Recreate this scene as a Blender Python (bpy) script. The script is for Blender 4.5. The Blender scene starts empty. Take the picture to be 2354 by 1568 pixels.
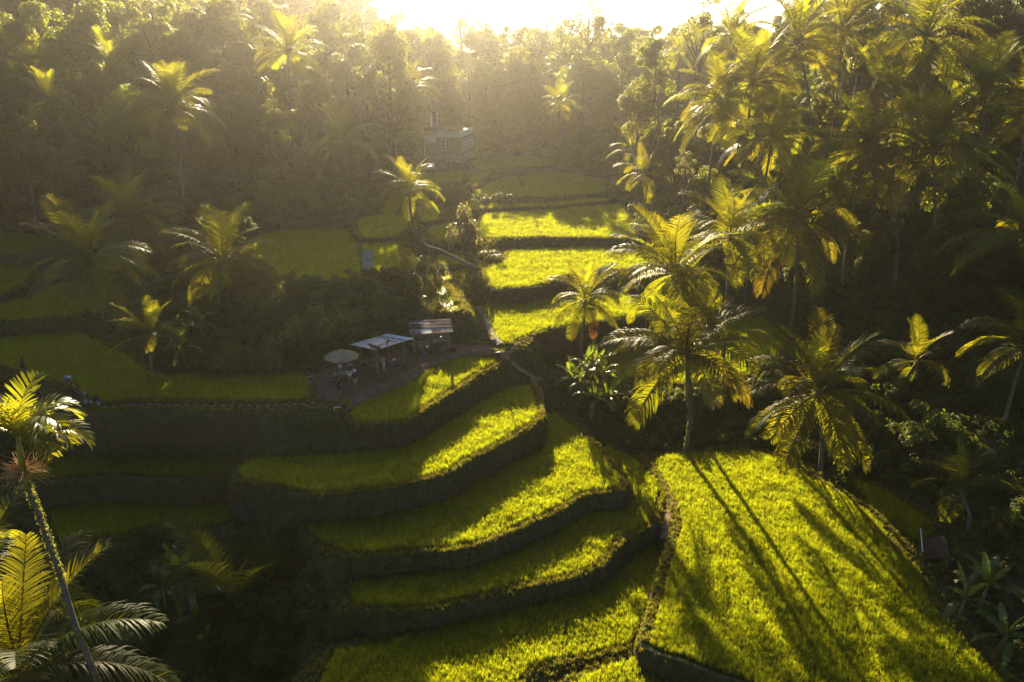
import bpy, bmesh, math, random
import numpy as np
from mathutils import Vector, Matrix

R = math.radians
SC = bpy.context.scene
COL = SC.collection
RNG = np.random.default_rng(11)
random.seed(7)

# ------------------------------------------------------------------ camera, sky, sun, exposure
CAM_Z, PITCH, FPX, VW, VH, VS = 25.0, 20.0, 796.0, 2353.0, 1568.0, 2353.0 / 1024.0
cd = bpy.data.cameras.new('camera'); cam = bpy.data.objects.new('camera', cd); COL.objects.link(cam)
cam.location = (0, 0, CAM_Z); cam.rotation_euler = (R(90 - PITCH), 0, 0)
cd.sensor_width = 36.0; cd.lens = 36.0 * FPX / 1024.0; cd.clip_start = 0.5; cd.clip_end = 3000
SC.camera = cam
SUN_AZ, SUN_EL = -6.7, 17.0          # degrees left of the view axis, above the horizon
sun_dir = Vector((math.sin(R(SUN_AZ)) * math.cos(R(SUN_EL)), math.cos(R(SUN_AZ)) * math.cos(R(SUN_EL)), math.sin(R(SUN_EL))))
world = bpy.data.worlds.new('World'); SC.world = world; world.use_nodes = True
wn = world.node_tree.nodes; wl = world.node_tree.links; wn.clear()
sky = wn.new('ShaderNodeTexSky'); sky.sky_type = 'NISHITA'; sky.sun_disc = False
sky.sun_elevation = R(SUN_EL); sky.sun_rotation = R(SUN_AZ); sky.dust_density = 1.2; sky.air_density = 0.6
bg = wn.new('ShaderNodeBackground'); bg.inputs['Strength'].default_value = 0.05
wo = wn.new('ShaderNodeOutputWorld'); wl.new(sky.outputs[0], bg.inputs[0]); wl.new(bg.outputs[0], wo.inputs[0])
ld = bpy.data.lights.new('sun', 'SUN'); sun = bpy.data.objects.new('sun', ld); COL.objects.link(sun)
ld.energy = 5.0; ld.angle = R(0.5); ld.color = (1.0, 0.82, 0.52)
sun.rotation_euler = sun_dir.to_track_quat('Z', 'Y').to_euler(); sun.location = (0, 0, 90)
SC.view_settings.view_transform = 'Standard'; SC.view_settings.look = 'None'
SC.view_settings.exposure = 1.65; SC.view_settings.gamma = 1.0
SC.render.engine = 'CYCLES'
cy = SC.cycles
cy.max_bounces = 5; cy.diffuse_bounces = 3; cy.glossy_bounces = 2; cy.transmission_bounces = 3
cy.volume_bounces = 0; cy.transparent_max_bounces = 4; cy.caustics_reflective = False; cy.caustics_refractive = False
cy.use_denoising = True; cy.sample_clamp_indirect = 4.0; cy.use_adaptive_sampling = False

# ------------------------------------------------------------------ pixel -> world
CP, SP = math.cos(R(PITCH)), math.sin(R(PITCH))
def ray(vx, vy):
    u = (vx - VW / 2) / VS; w = (VH / 2 - vy) / VS
    return u, FPX * CP + w * SP, -FPX * SP + w * CP
def atz(vx, vy, z):
    u, f, d = ray(vx, vy); t = (z - CAM_Z) / d
    return Vector((u * t, f * t, z))
def atd(vx, vy, D):
    u, f, d = ray(vx, vy); t = D / f
    return Vector((u * t, D, CAM_Z + d * t))

# ------------------------------------------------------------------ materials
MATS = {}
def nmat(name):
    m = bpy.data.materials.new(name); m.use_nodes = True; m.node_tree.nodes.clear(); MATS[name] = m
    return m, m.node_tree.nodes, m.node_tree.links
def ramp(n, l, fac, c0, c1, p0=0.35, p1=0.65):
    r = n.new('ShaderNodeValToRGB'); e = r.color_ramp.elements
    e[0].position = p0; e[0].color = (*c0, 1); e[1].position = p1; e[1].color = (*c1, 1)
    l.new(fac, r.inputs[0]); return r.outputs[0]
def noise(n, l, scale, detail=4, rough=0.6, coord='Object', scl=None):
    tc = n.new('ShaderNodeTexCoord'); nz = n.new('ShaderNodeTexNoise')
    nz.inputs['Scale'].default_value = scale; nz.inputs['Detail'].default_value = detail; nz.inputs['Roughness'].default_value = rough
    if scl:
        mp = n.new('ShaderNodeMapping'); mp.inputs['Scale'].default_value = scl
        l.new(tc.outputs[coord], mp.inputs[0]); l.new(mp.outputs[0], nz.inputs[0])
    else:
        l.new(tc.outputs[coord], nz.inputs[0])
    return nz.outputs[0]
def surf(name, c0, c1, scale=3.0, rough=0.8, bump=0.3, metal=0.0, spec=0.3, scl=None):
    m, n, l = nmat(name)
    f = noise(n, l, scale, scl=scl); col = ramp(n, l, f, c0, c1)
    b = n.new('ShaderNodeBsdfPrincipled'); o = n.new('ShaderNodeOutputMaterial')
    l.new(col, b.inputs['Base Color']); b.inputs['Roughness'].default_value = rough
    b.inputs['Metallic'].default_value = metal; b.inputs['Specular IOR Level'].default_value = spec
    if bump:
        bp = n.new('ShaderNodeBump'); bp.inputs['Strength'].default_value = bump; bp.inputs['Distance'].default_value = 0.1
        f2 = noise(n, l, scale * 4); l.new(f2, bp.inputs['Height']); l.new(bp.outputs[0], b.inputs['Normal'])
    l.new(b.outputs[0], o.inputs[0]); return m
def leaf(name, base, trans, tw=0.5, rough=0.4, spec=0.5, var=0.45, nscale=0.35):
    m, n, l = nmat(name)
    oi = n.new('ShaderNodeObjectInfo')
    f = noise(n, l, nscale, 3)
    ad = n.new('ShaderNodeMath'); ad.operation = 'ADD'; l.new(oi.outputs['Random'], ad.inputs[0]); l.new(f, ad.inputs[1])
    mr = n.new('ShaderNodeMapRange'); mr.inputs[1].default_value = 0.2; mr.inputs[2].default_value = 1.6
    mr.inputs[3].default_value = 1 - var; mr.inputs[4].default_value = 1 + var; l.new(ad.outputs[0], mr.inputs[0])
    hv = []
    for c in (base, trans):
        h = n.new('ShaderNodeHueSaturation'); h.inputs['Color'].default_value = (*c, 1); l.new(mr.outputs[0], h.inputs['Value'])
        hm = n.new('ShaderNodeMapRange'); hm.inputs[3].default_value = 0.485; hm.inputs[4].default_value = 0.515
        l.new(oi.outputs['Random'], hm.inputs[0]); l.new(hm.outputs[0], h.inputs['Hue']); hv.append(h.outputs[0])
    b = n.new('ShaderNodeBsdfPrincipled'); b.inputs['Roughness'].default_value = rough; b.inputs['Specular IOR Level'].default_value = spec
    l.new(hv[0], b.inputs['Base Color'])
    t = n.new('ShaderNodeBsdfTranslucent'); l.new(hv[1], t.inputs[0])
    mx = n.new('ShaderNodeMixShader'); mx.inputs[0].default_value = tw
    l.new(b.outputs[0], mx.inputs[1]); l.new(t.outputs[0], mx.inputs[2])
    o = n.new('ShaderNodeOutputMaterial'); l.new(mx.outputs[0], o.inputs[0]); return m

leaf('rice', (0.042, 0.06, 0.02), (0.60, 0.64, 0.014), 0.62, 0.5, 0.25, 0.42, 1.2)
leaf('bund_grass', (0.08, 0.10, 0.02), (0.40, 0.36, 0.03), 0.5, 0.5, 0.3, 0.4)
leaf('palm_leaf', (0.04, 0.056, 0.012), (0.52, 0.49, 0.012), 0.52, 0.5, 0.2, 0.35)
leaf('palm_yellow', (0.09, 0.085, 0.015), (0.50, 0.39, 0.015), 0.5, 0.35, 0.5, 0.3)
leaf('areca_leaf', (0.075, 0.10, 0.012), (0.50, 0.48, 0.012), 0.6, 0.36, 0.45, 0.25)
leaf('dead_leaf', (0.10, 0.045, 0.02), (0.30, 0.10, 0.02), 0.45, 0.6, 0.2, 0.3)
leaf('tree_leaf', (0.05, 0.065, 0.014), (0.46, 0.47, 0.035), 0.55, 0.5, 0.25, 0.45, 0.25)
leaf('bush_leaf', (0.055, 0.08, 0.018), (0.30, 0.34, 0.022), 0.5, 0.5, 0.25, 0.45, 0.6)
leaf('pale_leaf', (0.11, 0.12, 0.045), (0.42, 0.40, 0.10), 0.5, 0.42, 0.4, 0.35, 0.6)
leaf('banana_leaf', (0.06, 0.10, 0.018), (0.36, 0.44, 0.03), 0.5, 0.28, 0.7, 0.3)
leaf('red_leaf', (0.25, 0.02, 0.02), (0.5, 0.04, 0.03), 0.5, 0.5, 0.3, 0.2)
leaf('canvas', (0.42, 0.36, 0.22), (0.45, 0.38, 0.2), 0.25, 0.9, 0.1, 0.06, 2.0)
surf('trunk', (0.09, 0.075, 0.055), (0.22, 0.19, 0.15), 2.0, 0.85, 0.5, scl=(1, 1, 6))
surf('bark', (0.07, 0.05, 0.035), (0.17, 0.13, 0.09), 3.0, 0.9, 0.6)
surf('stem', (0.07, 0.10, 0.03), (0.15, 0.12, 0.05), 2.0, 0.6, 0.2)
surf('crownshaft', (0.16, 0.18, 0.02), (0.26, 0.26, 0.03), 2.0, 0.35, 0.05)
surf('flower_stalk', (0.34, 0.20, 0.08), (0.52, 0.34, 0.16), 6.0, 0.8, 0.0)
surf('coconut', (0.09, 0.08, 0.015), (0.16, 0.10, 0.02), 5.0, 0.5, 0.1)
surf('yard', (0.10, 0.065, 0.04), (0.19, 0.125, 0.08), 1.4, 0.95, 0.4)
surf('path', (0.22, 0.13, 0.075), (0.36, 0.24, 0.15), 1.6, 0.95, 0.5)
surf('slab', (0.12, 0.09, 0.06), (0.21, 0.16, 0.11), 4.0, 0.9, 0.3)
surf('timber', (0.16, 0.13, 0.095), (0.30, 0.25, 0.18), 3.0, 0.85, 0.2, scl=(4, 4, 0.6))
surf('dark_timber', (0.06, 0.04, 0.025), (0.13, 0.085, 0.05), 4.0, 0.8, 0.2)
surf('zinc', (0.52, 0.48, 0.45), (0.74, 0.71, 0.68), 1.6, 0.5, 0.05, 0.05, 0.5)
surf('zinc_blue', (0.34, 0.50, 0.62), (0.50, 0.66, 0.76), 1.2, 0.5, 0.05, 0.05, 0.5)
surf('zinc_rust', (0.16, 0.10, 0.07), (0.46, 0.42, 0.38), 1.3, 0.8, 0.3, 0.1)
surf('thatch', (0.05, 0.028, 0.018), (0.12, 0.07, 0.045), 7.0, 0.95, 0.6)
surf('mud_wall', (0.20, 0.14, 0.09), (0.30, 0.22, 0.15), 2.0, 0.95, 0.3)
surf('concrete', (0.28, 0.26, 0.22), (0.42, 0.39, 0.34), 1.5, 0.9, 0.2)
surf('stone_wall', (0.16, 0.14, 0.12), (0.34, 0.30, 0.26), 2.2, 0.9, 0.5)
surf('fascia', (0.52, 0.57, 0.45), (0.60, 0.65, 0.53), 0.6, 0.7, 0.05)
surf('white_paint', (0.70, 0.70, 0.66), (0.80, 0.80, 0.76), 2.0, 0.6, 0.05)
surf('roof_tile', (0.16, 0.08, 0.05), (0.26, 0.15, 0.10), 3.0, 0.85, 0.3)
surf('skin', (0.22, 0.12, 0.075), (0.28, 0.16, 0.10), 4.0, 0.55, 0.0)
surf('hair', (0.010, 0.008, 0.007), (0.02, 0.016, 0.014), 8.0, 0.5, 0.0)
surf('straw', (0.30, 0.20, 0.10), (0.42, 0.30, 0.16), 9.0, 0.9, 0.2)
for nm, c in dict(cloth_white=(0.66, 0.66, 0.64), cloth_black=(0.018, 0.018, 0.02), cloth_khaki=(0.40, 0.31, 0.20), cloth_brown=(0.13, 0.075, 0.045),
                  cloth_blue=(0.03, 0.06, 0.13), cloth_grey=(0.16, 0.17, 0.17), cloth_pink=(0.5, 0.28, 0.24), cloth_navy=(0.02, 0.025, 0.045),
                  red_plastic=(0.6, 0.03, 0.02), blue_plastic=(0.04, 0.20, 0.50), black_metal=(0.015, 0.015, 0.016), chrome=(0.6, 0.6, 0.6), rubber=(0.02, 0.02, 0.02)).items():
    surf(nm, tuple(x * 0.85 for x in c), tuple(min(1, x * 1.1) for x in c), 6.0, 0.35 if nm in ('black_metal', 'chrome', 'red_plastic', 'blue_plastic') else 0.85, 0.0, 0.8 if nm == 'chrome' else 0.0)
# earth: brown soil on steep banks, mossy grass on flatter ground, both broken up by noise
def earth_mat(name, soil0, soil1, gr0, gr1, lo, hi):
    m, n, l = nmat(name)
    g = n.new('ShaderNodeNewGeometry'); sx = n.new('ShaderNodeSeparateXYZ'); l.new(g.outputs['Normal'], sx.inputs[0])
    nz = noise(n, l, 0.9, 6, 0.65)
    a = n.new('ShaderNodeMath'); a.operation = 'MULTIPLY_ADD'; a.inputs[1].default_value = 0.9; l.new(nz, a.inputs[0]); l.new(sx.outputs[2], a.inputs[2])
    soil = ramp(n, l, noise(n, l, 2.5, 5), soil0, soil1); gr = ramp(n, l, noise(n, l, 1.7, 5), gr0, gr1)
    mr = n.new('ShaderNodeMapRange'); mr.inputs[1].default_value = lo; mr.inputs[2].default_value = hi; l.new(a.outputs[0], mr.inputs[0])
    mx = n.new('ShaderNodeMixRGB'); l.new(mr.outputs[0], mx.inputs[0]); l.new(soil, mx.inputs[1]); l.new(gr, mx.inputs[2])
    b = n.new('ShaderNodeBsdfPrincipled'); b.inputs['Roughness'].default_value = 0.95; b.inputs['Specular IOR Level'].default_value = 0.15
    l.new(mx.outputs[0], b.inputs['Base Color'])
    bp = n.new('ShaderNodeBump'); bp.inputs['Strength'].default_value = 0.9; bp.inputs['Distance'].default_value = 0.15
    l.new(noise(n, l, 5.0, 6, 0.7), bp.inputs['Height']); l.new(bp.outputs[0], b.inputs['Normal'])
    o = n.new('ShaderNodeOutputMaterial'); l.new(b.outputs[0], o.inputs[0])
earth_mat('earth', (0.045, 0.03, 0.02), (0.10, 0.065, 0.045), (0.04, 0.045, 0.015), (0.08, 0.09, 0.03), 0.35, 0.95)
earth_mat('mud', (0.05, 0.035, 0.025), (0.11, 0.075, 0.05), (0.03, 0.03, 0.015), (0.07, 0.06, 0.03), 0.9, 1.7)
m, n, l = nmat('water')
b = n.new('ShaderNodeBsdfPrincipled'); b.inputs['Base Color'].default_value = (0.05, 0.045, 0.03, 1); b.inputs['Roughness'].default_value = 0.06
b.inputs['Specular IOR Level'].default_value = 0.8
bp = n.new('ShaderNodeBump'); bp.inputs['Strength'].default_value = 0.15; l.new(noise(n, l, 6.0, 2), bp.inputs['Height']); l.new(bp.outputs[0], b.inputs['Normal'])
o = n.new('ShaderNodeOutputMaterial'); l.new(b.outputs[0], o.inputs[0])
m, n, l = nmat('glass')
b = n.new('ShaderNodeBsdfPrincipled'); b.inputs['Base Color'].default_value = (0.05, 0.06, 0.06, 1); b.inputs['Roughness'].default_value = 0.08; b.inputs['Specular IOR Level'].default_value = 0.8
o = n.new('ShaderNodeOutputMaterial'); l.new(b.outputs[0], o.inputs[0])

# ------------------------------------------------------------------ object helpers
def tag(o, label=None, cat=None, group=None, kind=None):
    if label: o['label'] = label
    if cat: o['category'] = cat
    if group: o['group'] = group
    if kind: o['kind'] = kind
    return o
def link(name, me, parent=None, loc=None, rot=None, scale=None):
    o = bpy.data.objects.new(name, me); COL.objects.link(o)
    if parent: o.parent = parent
    if loc is not None: o.location = loc
    if rot is not None: o.rotation_euler = rot
    if scale is not None: o.scale = scale if hasattr(scale, '__len__') else (scale,) * 3
    return o
def empty(name, loc, rz=0.0, label=None, cat=None, group=None):
    o = link(name, None, loc=loc, rot=(0, 0, rz)); o.empty_display_size = 0.3
    return tag(o, label, cat, group)
def mesh_np(name, V, F, mat, smooth=False):
    """V (N,3), F (M,k) numpy"""
    me = bpy.data.meshes.new(name); V = np.asarray(V, dtype=np.float32); F = np.asarray(F, dtype=np.int32); k = F.shape[1]
    me.vertices.add(len(V)); me.vertices.foreach_set('co', V.ravel())
    me.loops.add(F.size); me.loops.foreach_set('vertex_index', F.ravel())
    me.polygons.add(len(F)); me.polygons.foreach_set('loop_start', np.arange(0, F.size, k, dtype=np.int32))
    me.update(calc_edges=True)
    me.materials.append(MATS[mat])
    if smooth: me.polygons.foreach_set('use_smooth', np.ones(len(F), dtype=bool))
    return me
class MB:
    """collects shapes for one mesh"""
    def __init__(s): s.v = []; s.f = []
    def add(s, vs, fs):
        k = len(s.v); s.v += [tuple(x) for x in vs]; s.f += [tuple(i + k for i in f) for f in fs]; return s
    def box(s, c, d, rz=0.0, M=None):
        x, y, z = d[0] / 2, d[1] / 2, d[2] / 2
        vs = [Vector((sx * x, sy * y, sz * z)) for sz in (-1, 1) for sy in (-1, 1) for sx in (-1, 1)]
        rot = M or Matrix.Rotation(rz, 3, 'Z')
        return s.add([rot @ v + Vector(c) for v in vs], [(0, 2, 3, 1), (4, 5, 7, 6), (0, 1, 5, 4), (2, 6, 7, 3), (0, 4, 6, 2), (1, 3, 7, 5)])
    def tube(s, pts, rad, n=8, cap=True):
        pts = [Vector(p) for p in pts]; rad = rad if hasattr(rad, '__len__') else [rad] * len(pts)
        vs, fs = [], []; ref = Vector((0.31, 0.17, 0.93))
        for i, p in enumerate(pts):
            t = (pts[min(i + 1, len(pts) - 1)] - pts[max(i - 1, 0)]).normalized()
            a = t.cross(ref)
            if a.length < 1e-3: a = t.cross(Vector((1, 0, 0)))
            a.normalize(); bb = t.cross(a)
            for k in range(n):
                q = 2 * math.pi * k / n; vs.append(p + (a * math.cos(q) + bb * math.sin(q)) * rad[i])
        for i in range(len(pts) - 1):
            for k in range(n):
                k2 = (k + 1) % n; fs.append((i * n + k, i * n + k2, (i + 1) * n + k2, (i + 1) * n + k))
        if cap: fs += [tuple(range(n))[::-1], tuple(range((len(pts) - 1) * n, len(pts) * n))]
        return s.add(vs, fs)
    def lathe(s, prof, c=(0, 0, 0), n=16):
        vs, fs = [], []
        for r, z in prof:
            for k in range(n):
                q = 2 * math.pi * k / n; vs.append(Vector((c[0] + r * math.cos(q), c[1] + r * math.sin(q), c[2] + z)))
        for i in range(len(prof) - 1):
            for k in range(n):
                k2 = (k + 1) % n; fs.append((i * n + k, i * n + k2, (i + 1) * n + k2, (i + 1) * n + k))
        return s.add(vs, fs)
    def mesh(s, name, mat, smooth=False):
        me = bpy.data.meshes.new(name); me.from_pydata(s.v, [], s.f); me.materials.append(MATS[mat])
        if smooth: me.polygons.foreach_set('use_smooth', [True] * len(me.polygons))
        me.update(); return me
    def build(s, name, mat, parent=None, loc=None, rot=None, smooth=False):
        return link(name, s.mesh(name, mat, smooth), parent, loc, rot)

# ------------------------------------------------------------------ terraces: outlines traced in the picture, laid on their own level
# name: (level, [(vx, vy)...], label, rice density factor)
FIELDS = {
 'L0': (0.0, [(-90, 800), (0, 783), (83, 771), (187, 768), (213, 786), (283, 819), (333, 853), (373, 869), (500, 873), (697, 868), (702, 919), (500, 923), (333, 918), (230, 928), (187, 906), (117, 873), (0, 843), (-90, 825)], 'shaded rice field beside the slab path left of the huts', 1),
 'T1': (-0.6, [(808, 930), (835, 919), (918, 883), (971, 843), (1038, 813), (1108, 806), (1135, 823), (1138, 836), (1085, 863), (1038, 896), (971, 936), (918, 969), (818, 971)], 'half lit rice field curving just below the hut yard', 1),
 'T2': (-2.35, [(1175, 896), (1215, 893), (1231, 940), (1228, 966), (1185, 993), (1118, 1033), (1075, 1052), (1018, 1086), (918, 1112), (785, 1131), (700, 1132), (653, 1117), (560, 1102), (553, 1079), (600, 1059), (700, 1055), (800, 1050), (920, 1035), (985, 1010), (1075, 950)], 'crescent rice terrace, second step below the huts, sunlit at its right tip', 1),
 'T3': (-4.1, [(1258, 956), (1281, 956), (1318, 990), (1368, 1033), (1405, 1082), (1425, 1102), (1418, 1124), (1335, 1134), (1278, 1169), (1201, 1202), (1118, 1239), (1051, 1256), (951, 1262), (835, 1275), (785, 1266), (733, 1245), (703, 1212), (733, 1202), (845, 1196), (935, 1179), (1018, 1162), (1085, 1112), (1151, 1079), (1245, 1046), (1252, 1000)], 'broad rice terrace in the middle, brightly lit on its right half', 1),
 'T4': (-5.3, [(1385, 1030), (1420, 1040), (1455, 1059), (1495, 1096), (1511, 1119), (1501, 1179), (1478, 1209), (1411, 1246), (1365, 1299), (1285, 1326), (1201, 1342), (1101, 1369), (985, 1392), (851, 1396), (811, 1382), (815, 1346), (885, 1336), (1018, 1322), (1118, 1302), (1218, 1259), (1285, 1222), (1351, 1189), (1435, 1169), (1456, 1129), (1430, 1080)], 'narrow mostly shaded rice terrace below the broad middle one', 1),
 'T5': (-6.4, [(1498, 1259), (1518, 1299), (1488, 1379), (1465, 1446), (1451, 1476), (1385, 1496), (1268, 1519), (1218, 1536), (1185, 1568), (1100, 1660), (740, 1660), (735, 1568), (785, 1500), (918, 1476), (1031, 1442), (1135, 1409), (1218, 1392), (1335, 1369), (1418, 1332), (1451, 1292)], 'rice terrace along the bottom edge with a sunlit right half', 1),
 'T6': (-5.3, [(1505, 1062), (1569, 1050), (1650, 1048), (1710, 1045), (1760, 1050), (1803, 1072), (1860, 1106), (1930, 1140), (2000, 1185), (2035, 1225), (2045, 1260), (2085, 1290), (2116, 1320), (2122, 1365), (2155, 1420), (2215, 1480), (2297, 1568), (2380, 1660), (1850, 1660), (1720, 1568), (1669, 1549), (1568, 1512), (1498, 1486), (1511, 1419), (1531, 1346), (1548, 1279), (1565, 1232), (1569, 1195), (1540, 1130)], 'largest sunlit rice field, crossed by long thin trunk shadows', 1),
 'T6b': (-6.0, [(1960, 1105), (2060, 1150), (2145, 1215), (2118, 1252), (2070, 1225), (2000, 1165)], 'small dark strip of rice right of the largest field', 1),
 'T7': (-6.5, [(1368, 1552), (1451, 1520), (1500, 1522), (1569, 1546), (1650, 1572), (1740, 1610), (1800, 1700), (1250, 1680), (1300, 1590)], 'sliver of sunlit rice at the bottom centre edge', 1),
 'LA': (-3.7, [(90, 1066), (200, 1053), (400, 1048), (530, 1056), (545, 1066), (530, 1092), (400, 1097), (260, 1090), (150, 1098), (60, 1110)], 'dark rice terrace directly below the slab path bank', 1),
 'LB': (-5.6, [(120, 1165), (250, 1150), (420, 1150), (580, 1165), (680, 1190), (690, 1206), (600, 1196), (480, 1208), (330, 1226), (140, 1240)], 'dark rice terrace on the left, second below the slab path', 1),
 'LC': (-6.7, [(380, 1275), (540, 1248), (660, 1250), (760, 1285), (800, 1306), (780, 1322), (690, 1318), (560, 1310), (420, 1300)], 'lowest dark rice patch on the left behind the banana clump', 1),
 'R1': (-2.6, [(1241, 824), (1318, 806), (1401, 789), (1500, 770), (1600, 745), (1669, 725), (1756, 738), (1809, 786), (1763, 835), (1700, 862), (1650, 873), (1569, 880), (1451, 870), (1351, 860), (1291, 845)], 'sunlit rice field behind the banana clump and tall palms', 1),
 'R2': (0.3, [(1148, 786), (1171, 789), (1218, 769), (1285, 753), (1351, 743), (1418, 733), (1518, 719), (1560, 700), (1485, 690), (1418, 682), (1318, 684), (1218, 688), (1138, 691), (1115, 709), (1125, 739)], 'brightest rice field right of the white footpath', 1),
 'R3': (1.75, [(1138, 666), (1218, 662), (1268, 646), (1318, 629), (1368, 621), (1478, 618), (1490, 595), (1481, 575), (1418, 572), (1318, 573), (1218, 575), (1178, 578), (1161, 603), (1118, 626), (1128, 646)], 'rice field with a curved front bund above the brightest one', 1),
 'R4l': (2.8, [(1085, 548), (1150, 547), (1238, 545), (1228, 515), (1214, 488), (1160, 490), (1104, 500), (1090, 523)], 'left half of the pale rice field with a sunlit streak', 1),
 'R4r': (2.8, [(1246, 545), (1330, 547), (1451, 548), (1440, 500), (1420, 473), (1330, 476), (1222, 487), (1236, 515)], 'right half of the pale rice field beyond a thin dividing bund', 1),
 'R4b': (3.3, [(1095, 474), (1240, 471), (1385, 459), (1388, 464), (1240, 477), (1097, 480)], 'thin strip of rice between two pale fields', 1),
 'R5l': (3.75, [(1098, 455), (1207, 455), (1195, 425), (1190, 408), (1168, 409), (1128, 422), (1098, 445)], 'small hazy rice field in front of the villa, left of a bund', 1),
 'R5r': (3.75, [(1214, 455), (1300, 451), (1385, 446), (1395, 436), (1385, 415), (1285, 399), (1198, 408), (1203, 425)], 'wide hazy rice field farthest up the valley', 1),
 'R6': (4.75, [(1105, 391), (1200, 386), (1285, 381), (1293, 370), (1218, 361), (1105, 367), (1085, 380)], 'hazy strip of rice at the foot of the far forest', 1),
 'R6b': (4.3, [(1062, 434), (1085, 428), (1131, 399), (1100, 396), (1075, 415)], 'narrow curved rice strip right of the villa lawn', 1),
 'ML1': (4.5, [(590, 552), (640, 536), (750, 531), (812, 532), (818, 556), (825, 600), (828, 644), (785, 648), (700, 645), (633, 636), (585, 622)], 'dim green rice field above the bushy bank behind the huts', 1),
 'ML2': (4.6, [(835, 556), (905, 553), (918, 600), (920, 622), (852, 628), (838, 592)], 'small rice plot with visible rows beside the leaning metal sheet', 1),
 'ML3': (5.2, [(822, 510), (880, 498), (935, 500), (938, 522), (905, 545), (835, 548)], 'dim rice plot behind the curved trunk palm', 1),
 'LL1': (1.4, [(-60, 742), (0, 738), (110, 733), (190, 722), (215, 690), (205, 655), (130, 658), (60, 692), (-60, 705)], 'dark rice terrace at the left edge above the path field', 1),
 'LL2': (2.2, [(-60, 690), (0, 680), (45, 655), (72, 635), (40, 615), (-60, 608)], 'dark rice terrace at the left edge, second above the path field', 1),
 'LL3': (3.2, [(-60, 592), (60, 585), (130, 570), (120, 545), (-60, 540)], 'dark rice terrace at the left edge, third above the path field', 1),
 'W1': (2.2, [(1003, 662), (1018, 656), (1030, 680), (1044, 700), (1054, 712), (1034, 718), (1016, 704), (1006, 684)], 'flooded patch with thin seedlings above the small hut', 0.35),
 'W2': (2.7, [(1004, 594), (1050, 590), (1057, 610), (1012, 613)], 'tiny sunlit rice plot below the curved palm trunk', 1),
 'W3': (2.3, [(1006, 622), (1054, 616), (1050, 634), (1026, 648), (1012, 640)], 'tiny flooded rice plot beside a white flowered shrub', 0.5),
 'F1': (4.6, [(958, 480), (1000, 476), (1008, 505), (972, 512)], 'sunlit scrap of rice right of the curved palm crown', 1),
 'F2': (3.9, [(1053, 468), (1090, 465), (1086, 485), (1060, 490)], 'sunlit scrap of rice between two pale shrubs', 1),
 'F3': (4.0, [(985, 528), (1035, 520), (1045, 540), (1000, 556)], 'sunlit scrap of rice above the ladder bank', 1),
 'G1': (4.9, [(968, 402), (1068, 396), (1058, 420), (1010, 432), (955, 438)], 'hazy green lawn of rice below the villa wall', 1),
}
def catmull(P, closed=True, step=0.45):
    P = np.asarray(P, float); n = len(P); out = []
    for i in range(n if closed else n - 1):
        if closed: p0, p1, p2, p3 = P[i - 1], P[i], P[(i + 1) % n], P[(i + 2) % n]
        else: p0, p1, p2, p3 = P[max(i - 1, 0)], P[i], P[i + 1], P[min(i + 2, n - 1)]
        k = max(1, int(np.linalg.norm(p2 - p1) / step))
        for t in np.arange(k) / k:
            c = 0.5 * ((2 * p1) + (-p0 + p2) * t + (2 * p0 - 5 * p1 + 4 * p2 - p3) * t * t + (-p0 + 3 * p1 - 3 * p2 + p3) * t ** 3)
            out.append(0.5 * c + 0.5 * (p1 + (p2 - p1) * t))
    if not closed: out.append(P[-1])
    return np.array(out)
POLY = {}
for k, (z, pts, lab, dens) in FIELDS.items():
    W = np.array([atz(x, y, z)[:2] for x, y in pts])
    if 0.5 * np.sum(W[:, 0] * np.roll(W[:, 1], -1) - np.roll(W[:, 0], -1) * W[:, 1]) < 0: W = W[::-1]
    POLY[k] = (z, catmull(W))
YARD = [(704, 872), (735, 925), (790, 928), (840, 905), (910, 878), (962, 843), (1030, 814), (1110, 803), (1150, 806), (1140, 795), (1050, 792), (1030, 782), (930, 800), (830, 835), (760, 845), (720, 858)]
W = np.array([atz(x, y, 0)[:2] for x, y in YARD])
if 0.5 * np.sum(W[:, 0] * np.roll(W[:, 1], -1) - np.roll(W[:, 0], -1) * W[:, 1]) < 0: W = W[::-1]
POLY['YARD'] = (0.0, catmull(W))
PATH = [(-60, 838), (0, 850), (117, 880), (187, 913), (228, 934), (333, 926), (500, 931), (702, 927), (740, 925), (748, 936), (500, 942), (333, 940), (225, 949), (170, 930), (100, 897), (0, 868), (-60, 852)]
W = np.array([atz(x, y, 0.02)[:2] for x, y in PATH])
if 0.5 * np.sum(W[:, 0] * np.roll(W[:, 1], -1) - np.roll(W[:, 0], -1) * W[:, 1]) < 0: W = W[::-1]
POLY['PATH'] = (0.02, catmull(W)); BARE = ('YARD', 'PATH')
def in_poly(P, Q):
    x, y = Q[:, 0], Q[:, 1]; r = np.zeros(len(Q), bool); j = len(P) - 1
    for i in range(len(P)):
        xi, yi = P[i]; xj, yj = P[j]
        if yi != yj:
            c = ((yi > y) != (yj > y)) & (x < (xj - xi) * (y - yi) / (yj - yi) + xi); r ^= c
        j = i
    return r
def seg_dist(P, Q):
    A = P[None]; B = np.roll(P, -1, 0)[None]; d = np.full(len(Q), 1e9)
    for s in range(0, len(Q), 4000):
        q = Q[s:s + 4000, None]; ab = B - A
        t = np.clip(((q - A) * ab).sum(2) / ((ab ** 2).sum(2) + 1e-12), 0, 1)
        d[s:s + 4000] = np.sqrt((((A + ab * t[..., None]) - q) ** 2).sum(2)).min(1)
    return d
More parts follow.
